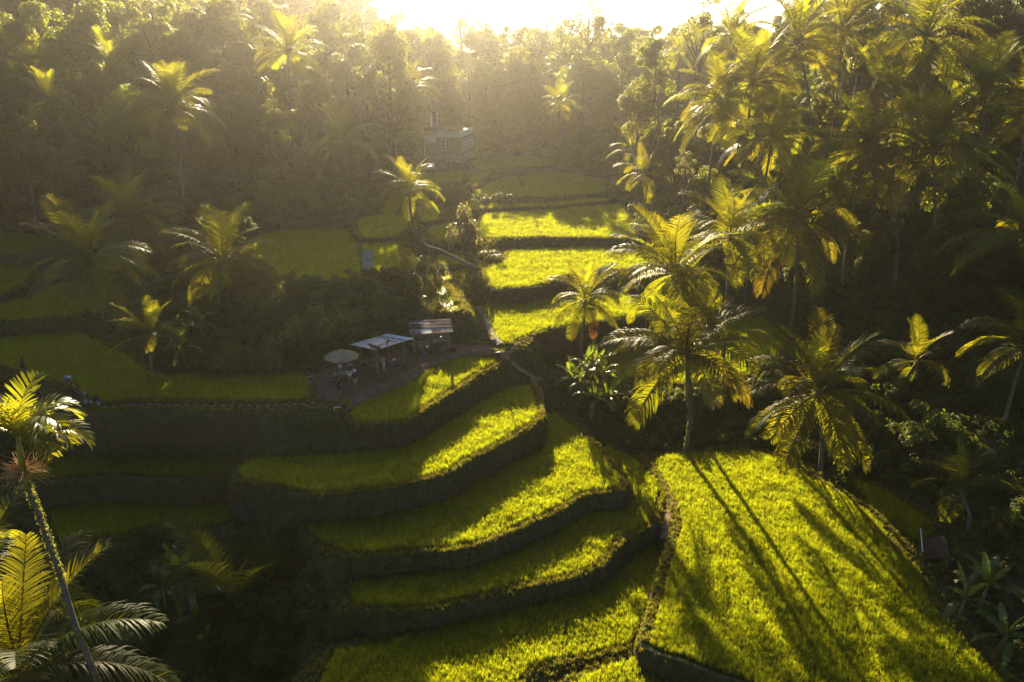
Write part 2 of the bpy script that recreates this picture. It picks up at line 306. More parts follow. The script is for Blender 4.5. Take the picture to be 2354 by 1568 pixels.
# hill control points (x, y, z)
CTRL = np.array([
 (-60, 58, 0.5), (-48, 60, 0), (-80, 60, 3), (-60, 90, 5), (-42, 100, 7), (-50, 112, 9), (-80, 120, 16), (-38, 112, 8), (-28, 112, 6.5), (-60, 150, 22), (-95, 160, 34),
 (-32, 145, 13), (-24, 130, 7.5), (-17, 120, 5), (-20, 149, 5.5), (-13, 148, 4.6), (-7, 150, 4.6), (-25, 175, 13), (-12, 190, 9), (2, 182, 6.2), (20, 186, 7), (30, 165, 7.5),
 (0, 235, 13), (45, 235, 16), (-60, 220, 34), (90, 220, 34), (-140, 120, 30), (-140, 220, 50), (140, 200, 50), (0, 320, 16), (100, 330, 24), (-100, 330, 34),
 (25.5, 70, -1.2), (35, 95, 8), (30, 82, 3), (29, 112, 6), (25, 132, 5.5), (38, 120, 13), (45, 85, 12), (60, 85, 20), (44, 66, 3), (54, 60, 8), (38, 56, -2.5), (33, 58, -3.8),
 (35, 48, -5), (29, 44, -6.2), (40, 42, -3), (50, 45, 3), (62, 42, 9), (28, 37, -6.8), (34, 34, -5.8), (30, 26, -9.5), (45, 30, -4), (80, 60, 22), (80, 110, 32), (55, 130, 22), (60, 170, 24),
 (23, 60, -5.0), (28, 57, -5.4), (26, 51, -6.2), (12, 57.5, -5.4), (16, 58.5, -5.3), (20, 59.5, -5.1),
 (-9, 37, -8.2), (-14, 35, -9.5), (-20, 38, -8.8), (-26, 41, -7.8), (-33, 46, -6), (-14, 28, -12), (-30, 30, -10), (-5, 26, -11), (8, 24, -10.5), (22, 22, -11), (-42, 50, -4), (-60, 40, -4),
 (0, -20, -14), (-60, -20, -10), (60, -20, -6), (8.5, 55, -5.4), (-40, 78, 4.0), (-30, 92, 6), (-22, 98, 6.2), (-33, 84, 4.8), (-28, 72, 2.6), (-30, 66, 0.3), (-24, 66, 1.2),
 (-300, 100, 50), (300, 100, 50), (-300, 400, 30), (300, 400, 26), (0, 420, 12), (150, 420, 16), (-150, 420, 20), (-300, -90, 20), (300, -90, 20)], float)
def value_noise(x, y, s):
    xi = np.floor(x / s).astype(int); yi = np.floor(y / s).astype(int); fx = x / s - xi; fy = y / s - yi
    def h(a, b): return (np.sin(a * 127.1 + b * 311.7) * 43758.5453) % 1.0
    fx = fx * fx * (3 - 2 * fx); fy = fy * fy * (3 - 2 * fy)
    return (h(xi, yi) * (1 - fx) + h(xi + 1, yi) * fx) * (1 - fy) + (h(xi, yi + 1) * (1 - fx) + h(xi + 1, yi + 1) * fx) * fy
LIP = 0.6
def height(Q, bund=True, detail=False):
    """ground height at (N,2) points; with detail also (inside mask, distance to the nearest field)"""
    Q = np.atleast_2d(np.asarray(Q, float)); N = len(Q)
    num = np.zeros(N); den = np.zeros(N); inside = np.zeros(N, bool); hz = np.zeros(N); lip = np.full(N, -1e9); near = np.full(N, 1e9)
    for k, (z, P) in POLY.items():
        lo = P.min(0) - 45; hi = P.max(0) + 45
        sel = np.nonzero(((Q > lo) & (Q < hi)).all(1))[0]
        if not len(sel): continue
        q = Q[sel]; d = seg_dist(P, q); i = in_poly(P, q)
        hz[sel[i]] = z; inside[sel[i]] = True; near[sel] = np.minimum(near[sel], np.where(i, 0, d))
        lp = sel[(d < LIP) & ~i]; lip[lp] = np.maximum(lip[lp], z)
        dd = np.maximum(d - LIP, 0.02); w = dd ** -3.0; num[sel] += w * z; den[sel] += w
    for c in CTRL:
        d = np.maximum(np.hypot(Q[:, 0] - c[0], Q[:, 1] - c[1]), 0.3); w = 2.0 * d ** -3.0; num += w * c[2]; den += w
    z = num / den
    z += (value_noise(Q[:, 0], Q[:, 1], 2.3) - 0.5) * np.clip(near - 1, 0, 1.0) * 0.5
    if bund: z = np.where(lip > -1e8, lip + 0.1, z)
    z = np.where(inside, hz, z)
    if detail: return z, inside, near
    return z
def H(x, y): return float(height([(x, y)])[0])
def hit(vx, vy, dmin=20, dmax=260):
    D = np.concatenate([np.arange(dmin, 120, 0.3), np.arange(120, dmax, 1.0)])
    u, f, d = ray(vx, vy); X = u * D / f; Zr = CAM_Z + d * D / f
    zz = height(np.stack([X, D], 1)); i = np.nonzero(Zr <= zz)[0]
    i = i[0] if len(i) else len(D) - 1
    return Vector((X[i], D[i], zz[i]))

# ground sheet
def axis(parts):
    out = []
    for a, b, s in parts: out += list(np.arange(a, b - 1e-6, s))
    return np.array(out + [parts[-1][1]])
gx = axis([(-300, -120, 20), (-120, -60, 4), (-60, -44, 1.5), (-44, 38, 0.45), (38, 60, 1.5), (60, 120, 4), (120, 300, 20)])
gy = axis([(-90, 10, 12), (10, 28, 1.5), (28, 98, 0.45), (98, 170, 0.9), (170, 260, 4), (260, 420, 16)])
GX, GY = np.meshgrid(gx, gy); Q = np.stack([GX.ravel(), GY.ravel()], 1)
gz, gin, gnear = height(Q, True, True)
gz = gz - np.where(gnear < LIP + 0.05, 0.14, 0.0)
nx, ny = len(gx), len(gy); idx = np.arange(nx * ny).reshape(ny, nx)
F = np.stack([idx[:-1, :-1], idx[:-1, 1:], idx[1:, 1:], idx[1:, :-1]], -1).reshape(-1, 4)
tag(link('ground', mesh_np('ground', np.column_stack([Q, gz]), F, 'earth', True)), 'dark earthy hillsides and banks of the terraced valley', 'ground', kind='structure')

def normals2(P):
    t = np.roll(P, -1, 0) - np.roll(P, 1, 0); t /= np.linalg.norm(t, axis=1)[:, None] + 1e-9
    return np.stack([t[:, 1], -t[:, 0]], 1)
for k, (z, P) in POLY.items():
    nrm = normals2(P); M = len(P)
    prof = [(0.0, 0.0), (0.10, 0.0), (0.22, 0.12), (0.52, 0.13), (0.64, -0.03), (0.80, -0.5), (0.95, -1.3), (1.15, -2.4)] if k != 'YARD' else [(0.0, 0.01), (0.10, 0.0), (0.3, -0.06), (0.6, -0.3)]
    V = []
    for i, (d, dz) in enumerate(prof):
        jit = (value_noise(P[:, 0] * 3 + 7 * i, P[:, 1] * 3, 1.1) - 0.5)
        dd = d + (jit * 0.22 if i > 2 else 0); zz = z + dz + (jit * 0.10 if i > 1 else 0)
        q = P + nrm * np.atleast_1d(dd).reshape(-1, 1)
        V += [(a[0], a[1], c) for a, c in zip(q, np.broadcast_to(zz, (M,)))]
    fs = [tuple(range(M))]
    for i in range(len(prof) - 1):
        for j in range(M):
            j2 = (j + 1) % M; fs.append((i * M + j, (i + 1) * M + j, (i + 1) * M + j2, i * M + j2))
    me = bpy.data.meshes.new('terrace_bank'); me.from_pydata(V, [], fs)
    me.materials.append(MATS['yard' if k == 'YARD' else 'earth' if k == 'PATH' else 'mud']); me.materials.append(MATS['earth'])
    if k != 'YARD':
        me.polygons.foreach_set('material_index', [0] + [1] * (len(fs) - 1))
    me.polygons.foreach_set('use_smooth', [False] + [True] * (len(fs) - 1)); me.update()
    o = link('hut_yard_ground' if k == 'YARD' else 'terrace_ground', me)
    tag(o, 'bare brown earth yard around the two huts' if k == 'YARD' else 'grassy top of the tall bank under the slab path' if k == 'PATH' else 'earth bank and bund of the ' + FIELDS[k][2], 'ground', kind='structure')
for k in ('W1', 'W3'):
    z, P = POLY[k]
    me = bpy.data.meshes.new('water'); me.from_pydata([(a[0], a[1], z + 0.06) for a in P], [], [tuple(range(len(P)))]); me.materials.append(MATS['water'])
    tag(link('water', me), 'standing water of the ' + FIELDS[k][2], 'water', kind='structure')

# footpaths draped on the ground
def strip(name, pts, width, label, mat='path', lift=0.05):
    P = catmull(pts, False, 0.35); t = np.gradient(P, axis=0); t /= np.linalg.norm(t, axis=1)[:, None] + 1e-9
    nr = np.stack([-t[:, 1], t[:, 0]], 1); V = []; fs = []
    wv = width * (0.8 + 0.4 * value_noise(P[:, 0] * 2, P[:, 1] * 2, 1.0))
    offs = (-0.5, -0.25, 0, 0.25, 0.5)
    zc = height(P)
    zc = np.convolve(np.pad(zc, 2, mode='edge'), np.ones(5) / 5, 'valid')
    for o in offs:
        q = P + nr * (wv * o)[:, None]; z = np.maximum(height(q), zc - 0.2) * 0.5 + zc * 0.5 + lift - abs(o) * 0.12
        V += [(a[0], a[1], c) for a, c in zip(q, z)]
    M = len(P)
    for i in range(len(offs) - 1):
        for j in range(M - 1): fs.append((i * M + j, i * M + j + 1, (i + 1) * M + j + 1, (i + 1) * M + j))
    me = bpy.data.meshes.new(name); me.from_pydata(V, [], fs); me.materials.append(MATS[mat]); me.polygons.foreach_set('use_smooth', [True] * len(fs)); me.update()
    return tag(link(name, me), label, 'path', kind='structure')
def wpts(L, z): return [tuple(atz(x, y, z)[:2]) for x, y in L]
white_path = strip('footpath', [tuple(hit(x, y)[:2]) for x, y in [(1100, 708), (1112, 725), (1122, 750), (1136, 775), (1150, 800)]], 0.7, 'pale worn footpath climbing beside the brightest rice field', 'concrete', 0.12)
strip('footpath', wpts([(1160, 806), (1205, 782), (1250, 768), (1340, 752)], 0.35), 0.45, 'sunlit trodden bund top in front of the brightest rice field', 'path', 0.09)
strip('footpath', [tuple(hit(x, y)[:2]) for x, y in [(1155, 815), (1190, 850), (1225, 872), (1240, 905), (1243, 950)]], 0.7, 'red earth track dropping from the path junction', 'path', 0.06)
strip('footpath', [tuple(hit(x, y)[:2]) for x, y in [(1500, 1085), (1528, 1110), (1545, 1150), (1540, 1200), (1528, 1250)]], 0.8, 'red earth track between the narrow terrace and the largest field', 'path', 0.08)
slab_path = strip('stone_path', wpts([(232, 938), (330, 930), (420, 932), (520, 933), (620, 933), (735, 927)], 0.1), 0.75, 'grassy path with a row of small paving slabs below the left field', 'earth', 0.03)
sm = MB().box((0, 0, 0), (0.36, 0.30, 0.05)).mesh('paving_slab', 'slab')
for i in range(24):
    vx = 242 + i * 20.7; vy = np.interp(vx, [232, 330, 420, 520, 620, 735], [937, 930, 932, 933, 933, 927]) + random.uniform(-0.6, 0.6)
    p = atz(vx, vy, 0.16); link('paving_slab', sm, slab_path, (p.x, p.y, 0.165 + random.uniform(-0.01, 0.01)), (random.uniform(-.04, .04), random.uniform(-.04, .04), random.uniform(-0.25, 0.25)))
for i, (vx, vy) in enumerate([(1118, 763), (1124, 772), (1128, 781), (1134, 788), (1140, 796)]):
    p = hit(vx, vy); link('step', MB().box((0, 0, 0), (0.5, 0.3, 0.22)).mesh('step', 'slab'), white_path, (p.x, p.y, p.z + 0.06), (0, 0, 0.35 + random.uniform(-.1, .1)))

# ------------------------------------------------------------------ scatter of uncountable plants (geometry nodes)
def collection(name, meshes):
    c = bpy.data.collections.new(name)
    for i, me in enumerate(meshes):
        o = bpy.data.objects.new('%s_%02d' % (name, i), me); c.objects.link(o)
    return c
def scatter_group(coll):
    ng = bpy.data.node_groups.new('scatter', 'GeometryNodeTree')
    ng.interface.new_socket('Geometry', in_out='INPUT', socket_type='NodeSocketGeometry'); ng.interface.new_socket('Geometry', in_out='OUTPUT', socket_type='NodeSocketGeometry')
    n, l = ng.nodes, ng.links
    gi = n.new('NodeGroupInput'); go = n.new('NodeGroupOutput'); ip = n.new('GeometryNodeInstanceOnPoints'); ci = n.new('GeometryNodeCollectionInfo')
    ci.inputs['Collection'].default_value = coll; ci.inputs['Separate Children'].default_value = True; ci.inputs['Reset Children'].default_value = True
    def att(nm, ty):
        a = n.new('GeometryNodeInputNamedAttribute'); a.data_type = ty; a.inputs['Name'].default_value = nm; return a.outputs['Attribute']
    l.new(gi.outputs[0], ip.inputs['Points']); l.new(ci.outputs[0], ip.inputs['Instance']); ip.inputs['Pick Instance'].default_value = True
    l.new(att('ix', 'INT'), ip.inputs['Instance Index']); l.new(att('rv', 'FLOAT_VECTOR'), ip.inputs['Rotation']); l.new(att('sv', 'FLOAT_VECTOR'), ip.inputs['Scale'])
    l.new(ip.outputs[0], go.inputs[0]); return ng
def scatter(name, ng, P, rot, scl, ix, label, cat):
    me = bpy.data.meshes.new(name); P = np.asarray(P, np.float32); me.vertices.add(len(P)); me.vertices.foreach_set('co', P.ravel())
    for nm, ty, key, arr in (('rv', 'FLOAT_VECTOR', 'vector', rot), ('sv', 'FLOAT_VECTOR', 'vector', scl), ('ix', 'INT', 'value', ix)):
        a = me.attributes.new(nm, ty, 'POINT'); a.data.foreach_set(key, np.asarray(arr, np.int32 if ty == 'INT' else np.float32).ravel())
    o = link(name, me); md = o.modifiers.new('scatter', 'NODES'); md.node_group = ng
    return tag(o, label, cat, kind='stuff')
def tuft_mesh(seed, nb, hgt, spread, width, mat, bend=0.35):
    r = np.random.default_rng(seed); vs, fs = [], []
    for i in range(nb):
        a = r.uniform(0, 6.283); lean = r.uniform(0.05, 1) ** 0.8 * spread; h = hgt * r.uniform(0.65, 1.1); w = width * r.uniform(0.7, 1.2)
        ca, sa = math.cos(a), math.sin(a); bx, by = r.normal(0, 0.05, 2); fa = r.uniform(0, 6.283); wx, wy = math.cos(fa) * w / 2, math.sin(fa) * w / 2
        m = (bx + ca * lean * 0.35, by + sa * lean * 0.35, h * 0.6); t = (bx + ca * lean, by + sa * lean, h * (1 - bend * lean / (spread + 1e-6) * r.uniform(0.2, 1)))
        k = len(vs); vs += [(bx - wx, by - wy, 0), (bx + wx, by + wy, 0), (m[0] + wx * .9, m[1] + wy * .9, m[2]), (m[0] - wx * .9, m[1] - wy * .9, m[2]), t]
        fs += [(k, k + 1, k + 2, k + 3), (k + 3, k + 2, k + 4)]
    me = bpy.data.meshes.new('tuft'); me.from_pydata(vs, [], fs); me.materials.append(MATS[mat]); return me
NG_RICE = scatter_group(collection('rice_tuft', [tuft_mesh(100 + i, 18, 0.46, 0.12, 0.016, 'rice') for i in range(6)]))
NG_GRASS = scatter_group(collection('grass_tuft', [tuft_mesh(200 + i, 16, 0.22, 0.16, 0.022, 'bund_grass') for i in range(5)]))
for k, (z, P) in POLY.items():
    if k in BARE: continue
    dens = FIELDS[k][3]; Dm = P[:, 1].mean(); s = 0.14 * max(1.0, min(2.2, Dm / 48)) / math.sqrt(dens)
    lo, hi = P.min(0), P.max(0); X, Y = np.meshgrid(np.arange(lo[0], hi[0], s), np.arange(lo[1], hi[1], s)); q = np.stack([X.ravel(), Y.ravel()], 1)
    q += RNG.uniform(-0.42, 0.42, q.shape) * s; q = q[in_poly(P, q)]
    # leave out what lies far outside the frame
    u = q[:, 0] / (q[:, 1] * CP - (z - CAM_Z) * SP); q = q[np.abs(u) < 0.72]
    n_ = len(q)
    if not n_: continue
    patch = 0.80 + 0.36 * value_noise(q[:, 0], q[:, 1], 1.3) * (0.5 + 1.0 * value_noise(q[:, 0], q[:, 1], 0.45))
    wide = max(1.0, min(2.0, Dm / 50)); sc = patch * RNG.uniform(0.78, 1.22, n_)
    rot = np.column_stack([RNG.normal(0, 0.1, n_), RNG.normal(0, 0.1, n_), RNG.uniform(0, 6.28, n_)])
    scatter('rice_crop', NG_RICE, np.column_stack([q, np.full(n_, z - 0.01)]), rot, np.column_stack([sc * wide, sc * wide, sc * (0.7 if dens < 1 else 1)]), RNG.integers(0, 6, n_), FIELDS[k][2], 'rice')
# grass on bunds, risers and open banks
GP = []
for k, (z, P) in POLY.items():
    if k in BARE: continue
    nr = normals2(P); Dm = P[:, 1].mean(); reps = 10 if Dm < 75 else 5
    for _ in range(reps):
        d = RNG.uniform(0.12, 0.75, len(P)); q = P + nr * d[:, None] + RNG.normal(0, 0.12, P.shape); GP.append(q)
q = np.concatenate(GP); zz = height(q)
RQ, RZ = [], []
for k, (z, P) in POLY.items():
    if k in BARE or P[:, 1].mean() > 90: continue
    nr = normals2(P); fr = nr[:, 1] < 0.45; Pf, nf_ = P[fr], nr[fr]
    for _ in range(14):
        t = RNG.uniform(0, 1, len(Pf)); d = np.interp(t, [0, .3, .65, 1], [.62, .78, .92, 1.12]); dz = np.interp(t, [0, .3, .65, 1], [0, -.5, -1.3, -2.3])
        RQ.append(Pf + nf_ * d[:, None] + RNG.normal(0, .05, Pf.shape)); RZ.append(z + dz)
RQ = np.concatenate(RQ); RZ = np.concatenate(RZ); ok = RZ > height(RQ) - 0.5; RQ, RZ = RQ[ok], RZ[ok]
banks = np.stack([RNG.uniform(-44, 38, 60000), RNG.uniform(32, 110, 60000)], 1)
bz, bin_, bnear = height(banks, True, True); ok = (~bin_) & (bnear < 5); banks, bz = banks[ok], bz[ok]
yz, yP = POLY['YARD']
q = np.concatenate([q, banks, RQ]); zz = np.concatenate([zz, bz, RZ]); ok = (~in_poly(yP, q)) | (RNG.uniform(0, 1, len(q)) < .15); q, zz = q[ok], zz[ok]
u = np.abs(q[:, 0] / (q[:, 1] * CP + 12)); ok = u < 0.72; q, zz = q[ok], zz[ok]; n_ = len(q)
sc = RNG.uniform(0.6, 1.35, n_) * np.where(q[:, 1] > 75, 1.3, 1)
scatter('bund_grass', NG_GRASS, np.column_stack([q, zz - 0.02]), np.column_stack([RNG.normal(0, .2, n_), RNG.normal(0, .2, n_), RNG.uniform(0, 6.28, n_)]), np.column_stack([sc, sc, sc]), RNG.integers(0, 5, n_), 'short grass and weeds on the bunds and earth banks', 'grass')

# ------------------------------------------------------------------ foliage meshes
def leaf_cloud(C, Nrm, size, rng, aspect=0.55, mat='tree_leaf', name='crown', size_var=0.35):
    """diamond leaves at C with rough normals Nrm"""
    n_ = len(C); Nn = Nrm + rng.normal(0, 0.45, Nrm.shape); Nn /= np.linalg.norm(Nn, axis=1)[:, None] + 1e-9
    a = np.cross(Nn, rng.normal(0, 1, (n_, 3))); a /= np.linalg.norm(a, axis=1)[:, None] + 1e-9; b = np.cross(Nn, a)
    s = (size * rng.uniform(1 - size_var, 1 + size_var, n_))[:, None]
    V = np.stack([C - a * s, C + b * s * aspect - Nn * s * 0.12, C + a * s, C - b * s * aspect - Nn * s * 0.12], 1).reshape(-1, 3)
    return V, np.arange(n_ * 4).reshape(-1, 4)
def crown_mesh(seed, n_leaf=6500, size=0.030, clumps=18, flat=1.0, mat='tree_leaf', gap=1.0):
    """foliage in the unit box: x,y in +-0.5, z 0..1"""
    r = np.random.default_rng(seed); cs = []; rs = []
    for i in range(clumps):
        a = r.uniform(0, 6.283); h = r.uniform(0.12, 0.9); rad = 0.40 * math.sin(math.pi * min(0.98, h * 0.80 + 0.14)) ** 0.6 * r.uniform(0.3, 1.0)
        cs.append((rad * math.cos(a), rad * math.sin(a), h)); rs.append(r.uniform(0.07, 0.17) * gap)
    cs.append((0, 0, 0.55)); rs.append(0.22)
    cs = np.array(cs); rs = np.array(rs); w = rs ** 2; ci = r.choice(len(cs), n_leaf, p=w / w.sum())
    d = r.normal(0, 1, (n_leaf, 3)); d[:, 2] += 0.35; d /= np.linalg.norm(d, axis=1)[:, None]
    rr = rs[ci] * r.uniform(0.55, 1.08, n_leaf) ** 0.6
    # small twig lumps break the surface of each clump
    lump = 1 + 0.22 * np.sin(d[:, 0] * 9 + ci) * np.sin(d[:, 1] * 8 + 2 * ci) * np.sin(d[:, 2] * 7)
    C = cs[ci] + d * (rr * lump)[:, None] * np.array([1, 1, 0.8 * flat])
    C[:, 2] = np.clip(C[:, 2], 0.0, 1.05)
    V, Fq = leaf_cloud(C, d + np.array([0, 0, 0.5]), size, r)
    return mesh_np('crown', V, Fq, mat)
CROWNS = [crown_mesh(300 + i, 9500, 0.0205, 20 + 4 * i, gap=(1.0, .85, 1.1, .75, .95)[i]) for i in range(5)]
CROWNS_LOOSE = [crown_mesh(330 + i, 4500, 0.017, 26, gap=0.60) for i in range(3)]
def bush_mesh(seed, n_leaf=900, size=0.085, mat='bush_leaf'):
    r = np.random.default_rng(seed); k = 7; cs = np.column_stack([r.normal(0, 0.42, k), r.normal(0, 0.42, k), r.uniform(0.25, 0.7, k)]); rs = r.uniform(0.25, 0.42, k)
    ci = r.integers(0, k, n_leaf); d = r.normal(0, 1, (n_leaf, 3)); d[:, 2] = np.abs(d[:, 2]) * 1.1 - 0.25; d /= np.linalg.norm(d, axis=1)[:, None]
    C = cs[ci] + d * (rs[ci] * r.uniform(0.6, 1.1, n_leaf))[:, None]; C[:, 2] = np.maximum(C[:, 2], 0.02)
    V, Fq = leaf_cloud(C, d + np.array([0, 0, .6]), size, r); return mesh_np('foliage', V, Fq, mat)
def fern_mesh(seed, n=9):
    r = np.random.default_rng(seed); V, Fs = [], []
    for i in range(n):
        a = r.uniform(0, 6.283); L = r.uniform(0.7, 1.2); ca, sa = math.cos(a), math.sin(a); prev = None
        for j in range(6):
            t = j / 5; x = L * t * 0.9; z = L * (0.9 * t - 0.75 * t * t) * 1.2; w = 0.13 * math.sin(math.pi * (0.15 + 0.85 * t)) + 0.01
            k = len(V); V += [(ca * x - sa * w, sa * x + ca * w, z), (ca * x + sa * w, sa * x - ca * w, z)]
            if prev is not None: Fs.append((prev, prev + 1, k + 1, k))
            prev = k
    return mesh_np('fern', V, Fs, 'bush_leaf')
BUSHES = [bush_mesh(400 + i) for i in range(5)] + [fern_mesh(420), fern_mesh(421)]
NG_BUSH = scatter_group(collection('bush_clump', BUSHES))
NG_TREE = scatter_group(collection('jungle_clump', CROWNS))

# undergrowth over every slope that is not field, yard or path
q = np.stack([RNG.uniform(-75, 75, 30000), RNG.uniform(24, 200, 30000)], 1)
u = np.abs(q[:, 0] / (q[:, 1] * CP + 8)); q = q[u < 0.75]
qz, qin, qnear = height(q, True, True); x, y = q[:, 0], q[:, 1]
bank = (y > 62) & (y < 76) & (x < -9.5) & (x > -40) & (qz > 0.4)
keep = (~qin) & ((qnear > 1.6) | (bank & (qnear > 0.8)))
spine = (np.abs(x - 3) < 7) & (y > 52) & (y < 76); keep &= ~(spine & (qnear < 2.5))
keep &= ~((x > -27) & (x < -7) & (y > 140) & (y < 158))
keep &= ~((x > -9) & (x < 2) & (y > 66) & (y < 100))
keep &= RNG.uniform(0, 1, len(q)) < np.where(y > 100, 0.45, np.where(bank, 1.0, 0.8))
q, qz, y = q[keep], qz[keep], y[keep]; n_ = len(q)
sc = RNG.uniform(0.5, 1.25, n_) * np.where(y > 100, 1.7, 1.0) * np.where((y < 48), 0.7, 1.0)
scatter('undergrowth', NG_BUSH, np.column_stack([q, qz - 0.1]), np.column_stack([RNG.normal(0, .15, n_), RNG.normal(0, .15, n_), RNG.uniform(0, 6.28, n_)]),
        np.column_stack([sc, sc, sc * RNG.uniform(0.8, 1.3, n_)]), RNG.choice(7, n_, p=[.16, .16, .16, .16, .16, .1, .1]), 'dense leafy undergrowth and ferns covering the banks and hillsides', 'undergrowth')

# the wood behind, where crowns run together
def wood(label, xr, yr, n0, cond, hmin, hmax, sp):
    pts = []
    for _ in range(n0):
        p = np.array([RNG.uniform(*xr), RNG.uniform(*yr)])
        if all((p[0] - a[0]) ** 2 + (p[1] - a[1]) ** 2 > sp * sp for a in pts): pts.append(p)
    q = np.array(pts); z, ins, near = height(q, True, True); ok = (~ins) & (near > 3.0) & cond(q[:, 0], q[:, 1], z); q, z = q[ok], z[ok]; n_ = len(q)
    h = RNG.uniform(hmin, hmax, n_); w = h * RNG.uniform(0.75, 1.15, n_)
    return scatter('jungle', NG_TREE, np.column_stack([q, z - 0.5]), np.column_stack([np.zeros((n_, 2)), RNG.uniform(0, 6.28, n_)]), np.column_stack([w, w, h]), RNG.integers(0, 5, n_), label, 'jungle')
wood('dense hazy jungle covering the left hillside behind the palms', (-120, -10), (98, 230), 1500, lambda x, y, z: (x < -20 - np.maximum(0, 118 - y) * 0.8) & ~((x > -27) & (y > 138) & (y < 160)) & ~((x > -34) & (y < 128)) & ~((x > -60) & (y < 113)), 10, 18, 5.5)
wood('pale hazy forest across the head of the valley', (-22, 50), (176, 235), 800, lambda x, y, z: (y > 176), 11, 20, 6.0)
wood('dark jungle on the steep right hillside under the palms', (24, 110), (66, 230), 1500, lambda x, y, z: (x > 24 + np.maximum(0, 90 - y) * 0.75) & ~((y < 100) & (x < 34)), 5, 10, 5.0)

# ------------------------------------------------------------------ palms
def frond_mesh(seed, elev, droop, mat='palm_leaf', nl=50, leaflet=0.28, hang=0.5, w=0.0125, petiole=0.13, ragged=0.05):
    """a coconut frond of unit length growing along +X, elev = start angle (deg), droop = how far it bends over (deg)"""
    r = np.random.default_rng(seed); N = 12; P = [np.zeros(3)]; T = []
    yaw = r.normal(0, 0.10)
    for i in range(N):
        s = (i + 0.5) / N; th = R(elev - droop * s ** 1.35); ph = yaw * s
        t = np.array([math.cos(th) * math.cos(ph), math.cos(th) * math.sin(ph), math.sin(th)]); T.append(t); P.append(P[-1] + t / N)
    P = np.array(P); T = np.array(T + [T[-1]]); V, Fs = [], []
    for i in range(N + 1):                       # rachis: a flat three-sided rib
        t = T[i]; side = np.cross([0, 0, 1], t); side /= np.linalg.norm(side) + 1e-9; up = np.cross(t, side); rr = 0.012 * (1 - 0.85 * i / N)
        k = len(V); V += [P[i] + side * rr, P[i] - side * rr, P[i] - up * rr * 1.3]
        if i:
            for a, b_ in ((0, 1), (1, 2), (2, 0)): Fs.append((k - 3 + a, k - 3 + b_, k + b_, k + a))
    for sgn in (-1, 1):
        for j in range(nl):
            if r.uniform() < ragged: continue
            s = petiole + (1 - petiole) * (j + r.uniform(0.1, 0.9)) / nl; x = s * N; i = min(int(x), N - 1); f = x - i
            p = P[i] * (1 - f) + P[i + 1] * f; t = T[i] * (1 - f) + T[i + 1] * f; t = t / np.linalg.norm(t)
            side = np.cross([0, 0, 1], t); ns = np.linalg.norm(side); side = side / ns if ns > 0.05 else np.array([0, 1.0, 0]); up = np.cross(t, side)
            q = (s - petiole) / (1 - petiole); ln = leaflet * (math.sin(math.pi * (0.16 + 0.80 * q)) ** 0.7) * r.uniform(0.85, 1.12)
            d0 = side * sgn * 0.85 + t * (0.45 + 0.45 * q) + up * (0.28 + r.normal(0, 0.08)); d0 /= np.linalg.norm(d0)
            d1 = d0 + np.array([0, 0, -hang * r.uniform(0.7, 1.3)]); d1 /= np.linalg.norm(d1)
            d2 = d1 + np.array([0, 0, -hang * 1.2 * r.uniform(0.7, 1.3)]); d2 /= np.linalg.norm(d2)
            ww = t - d0 * t.dot(d0); ww = ww / (np.linalg.norm(ww) + 1e-9) * w * r.uniform(0.8, 1.2)
            a = p; b_ = a + d0 * ln * 0.35; c = b_ + d1 * ln * 0.35; e = c + d2 * ln * 0.3; k = len(V)
            V += [a - ww * .35, a + ww * .35, b_ + ww * .5, b_ - ww * .5, c + ww * .42, c - ww * .42, e + ww * .06, e - ww * .06]
            Fs += [(k, k + 1, k + 2, k + 3), (k + 3, k + 2, k + 4, k + 5), (k + 5, k + 4, k + 6, k + 7)]
    return mesh_np('frond', np.array(V), np.array(Fs), mat)
FR = {}
for e, dr, hg in ((84, 26, .12), (72, 42, .2), (58, 62, .32), (42, 78, .42), (24, 80, .5), (6, 72, .55), (-14, 56, .5), (-38, 38, .4), (-62, 20, .3)):
    FR[e] = [frond_mesh(500 + e * 3 + i, e + random.uniform(-4, 4), dr * random.uniform(0.8, 1.15), 'palm_leaf', hang=hg, leaflet=0.28 if e < 80 else 0.22) for i in range(2)]
FR_Y = {e: [frond_mesh(700 + e, e, dr, 'palm_yellow', hang=.5)] for e, dr in ((6, 72), (-14, 56), (-38, 38))}
FR_D = [frond_mesh(800 + i, -52 - 9 * i, 26, 'dead_leaf', hang=.3, ragged=.15) for i in range(2)]
NUT = MB().lathe([(0.0, -0.13), (0.07, -0.10), (0.105, 0.0), (0.07, 0.10), (0.0, 0.13)], n=7).mesh('coconut', 'coconut', True)
VINE = None
def vine_mesh(pts, rad, seed, n_=500, size=0.07, mat='bush_leaf'):
    r = np.random.default_rng(seed); pts = np.array([list(p) for p in pts]); i = r.integers(0, len(pts) - 1, n_); f = r.uniform(0, 1, (n_, 1))
    C = pts[i] * (1 - f) + pts[i + 1] * f; d = r.normal(0, 1, (n_, 3)); d[:, 2] *= 0.3; d /= np.linalg.norm(d, axis=1)[:, None]
    V, Fq = leaf_cloud(C + d * (rad * r.uniform(0.9, 1.6, n_))[:, None], d, size, r); return mesh_np('vine', V, Fq, mat)
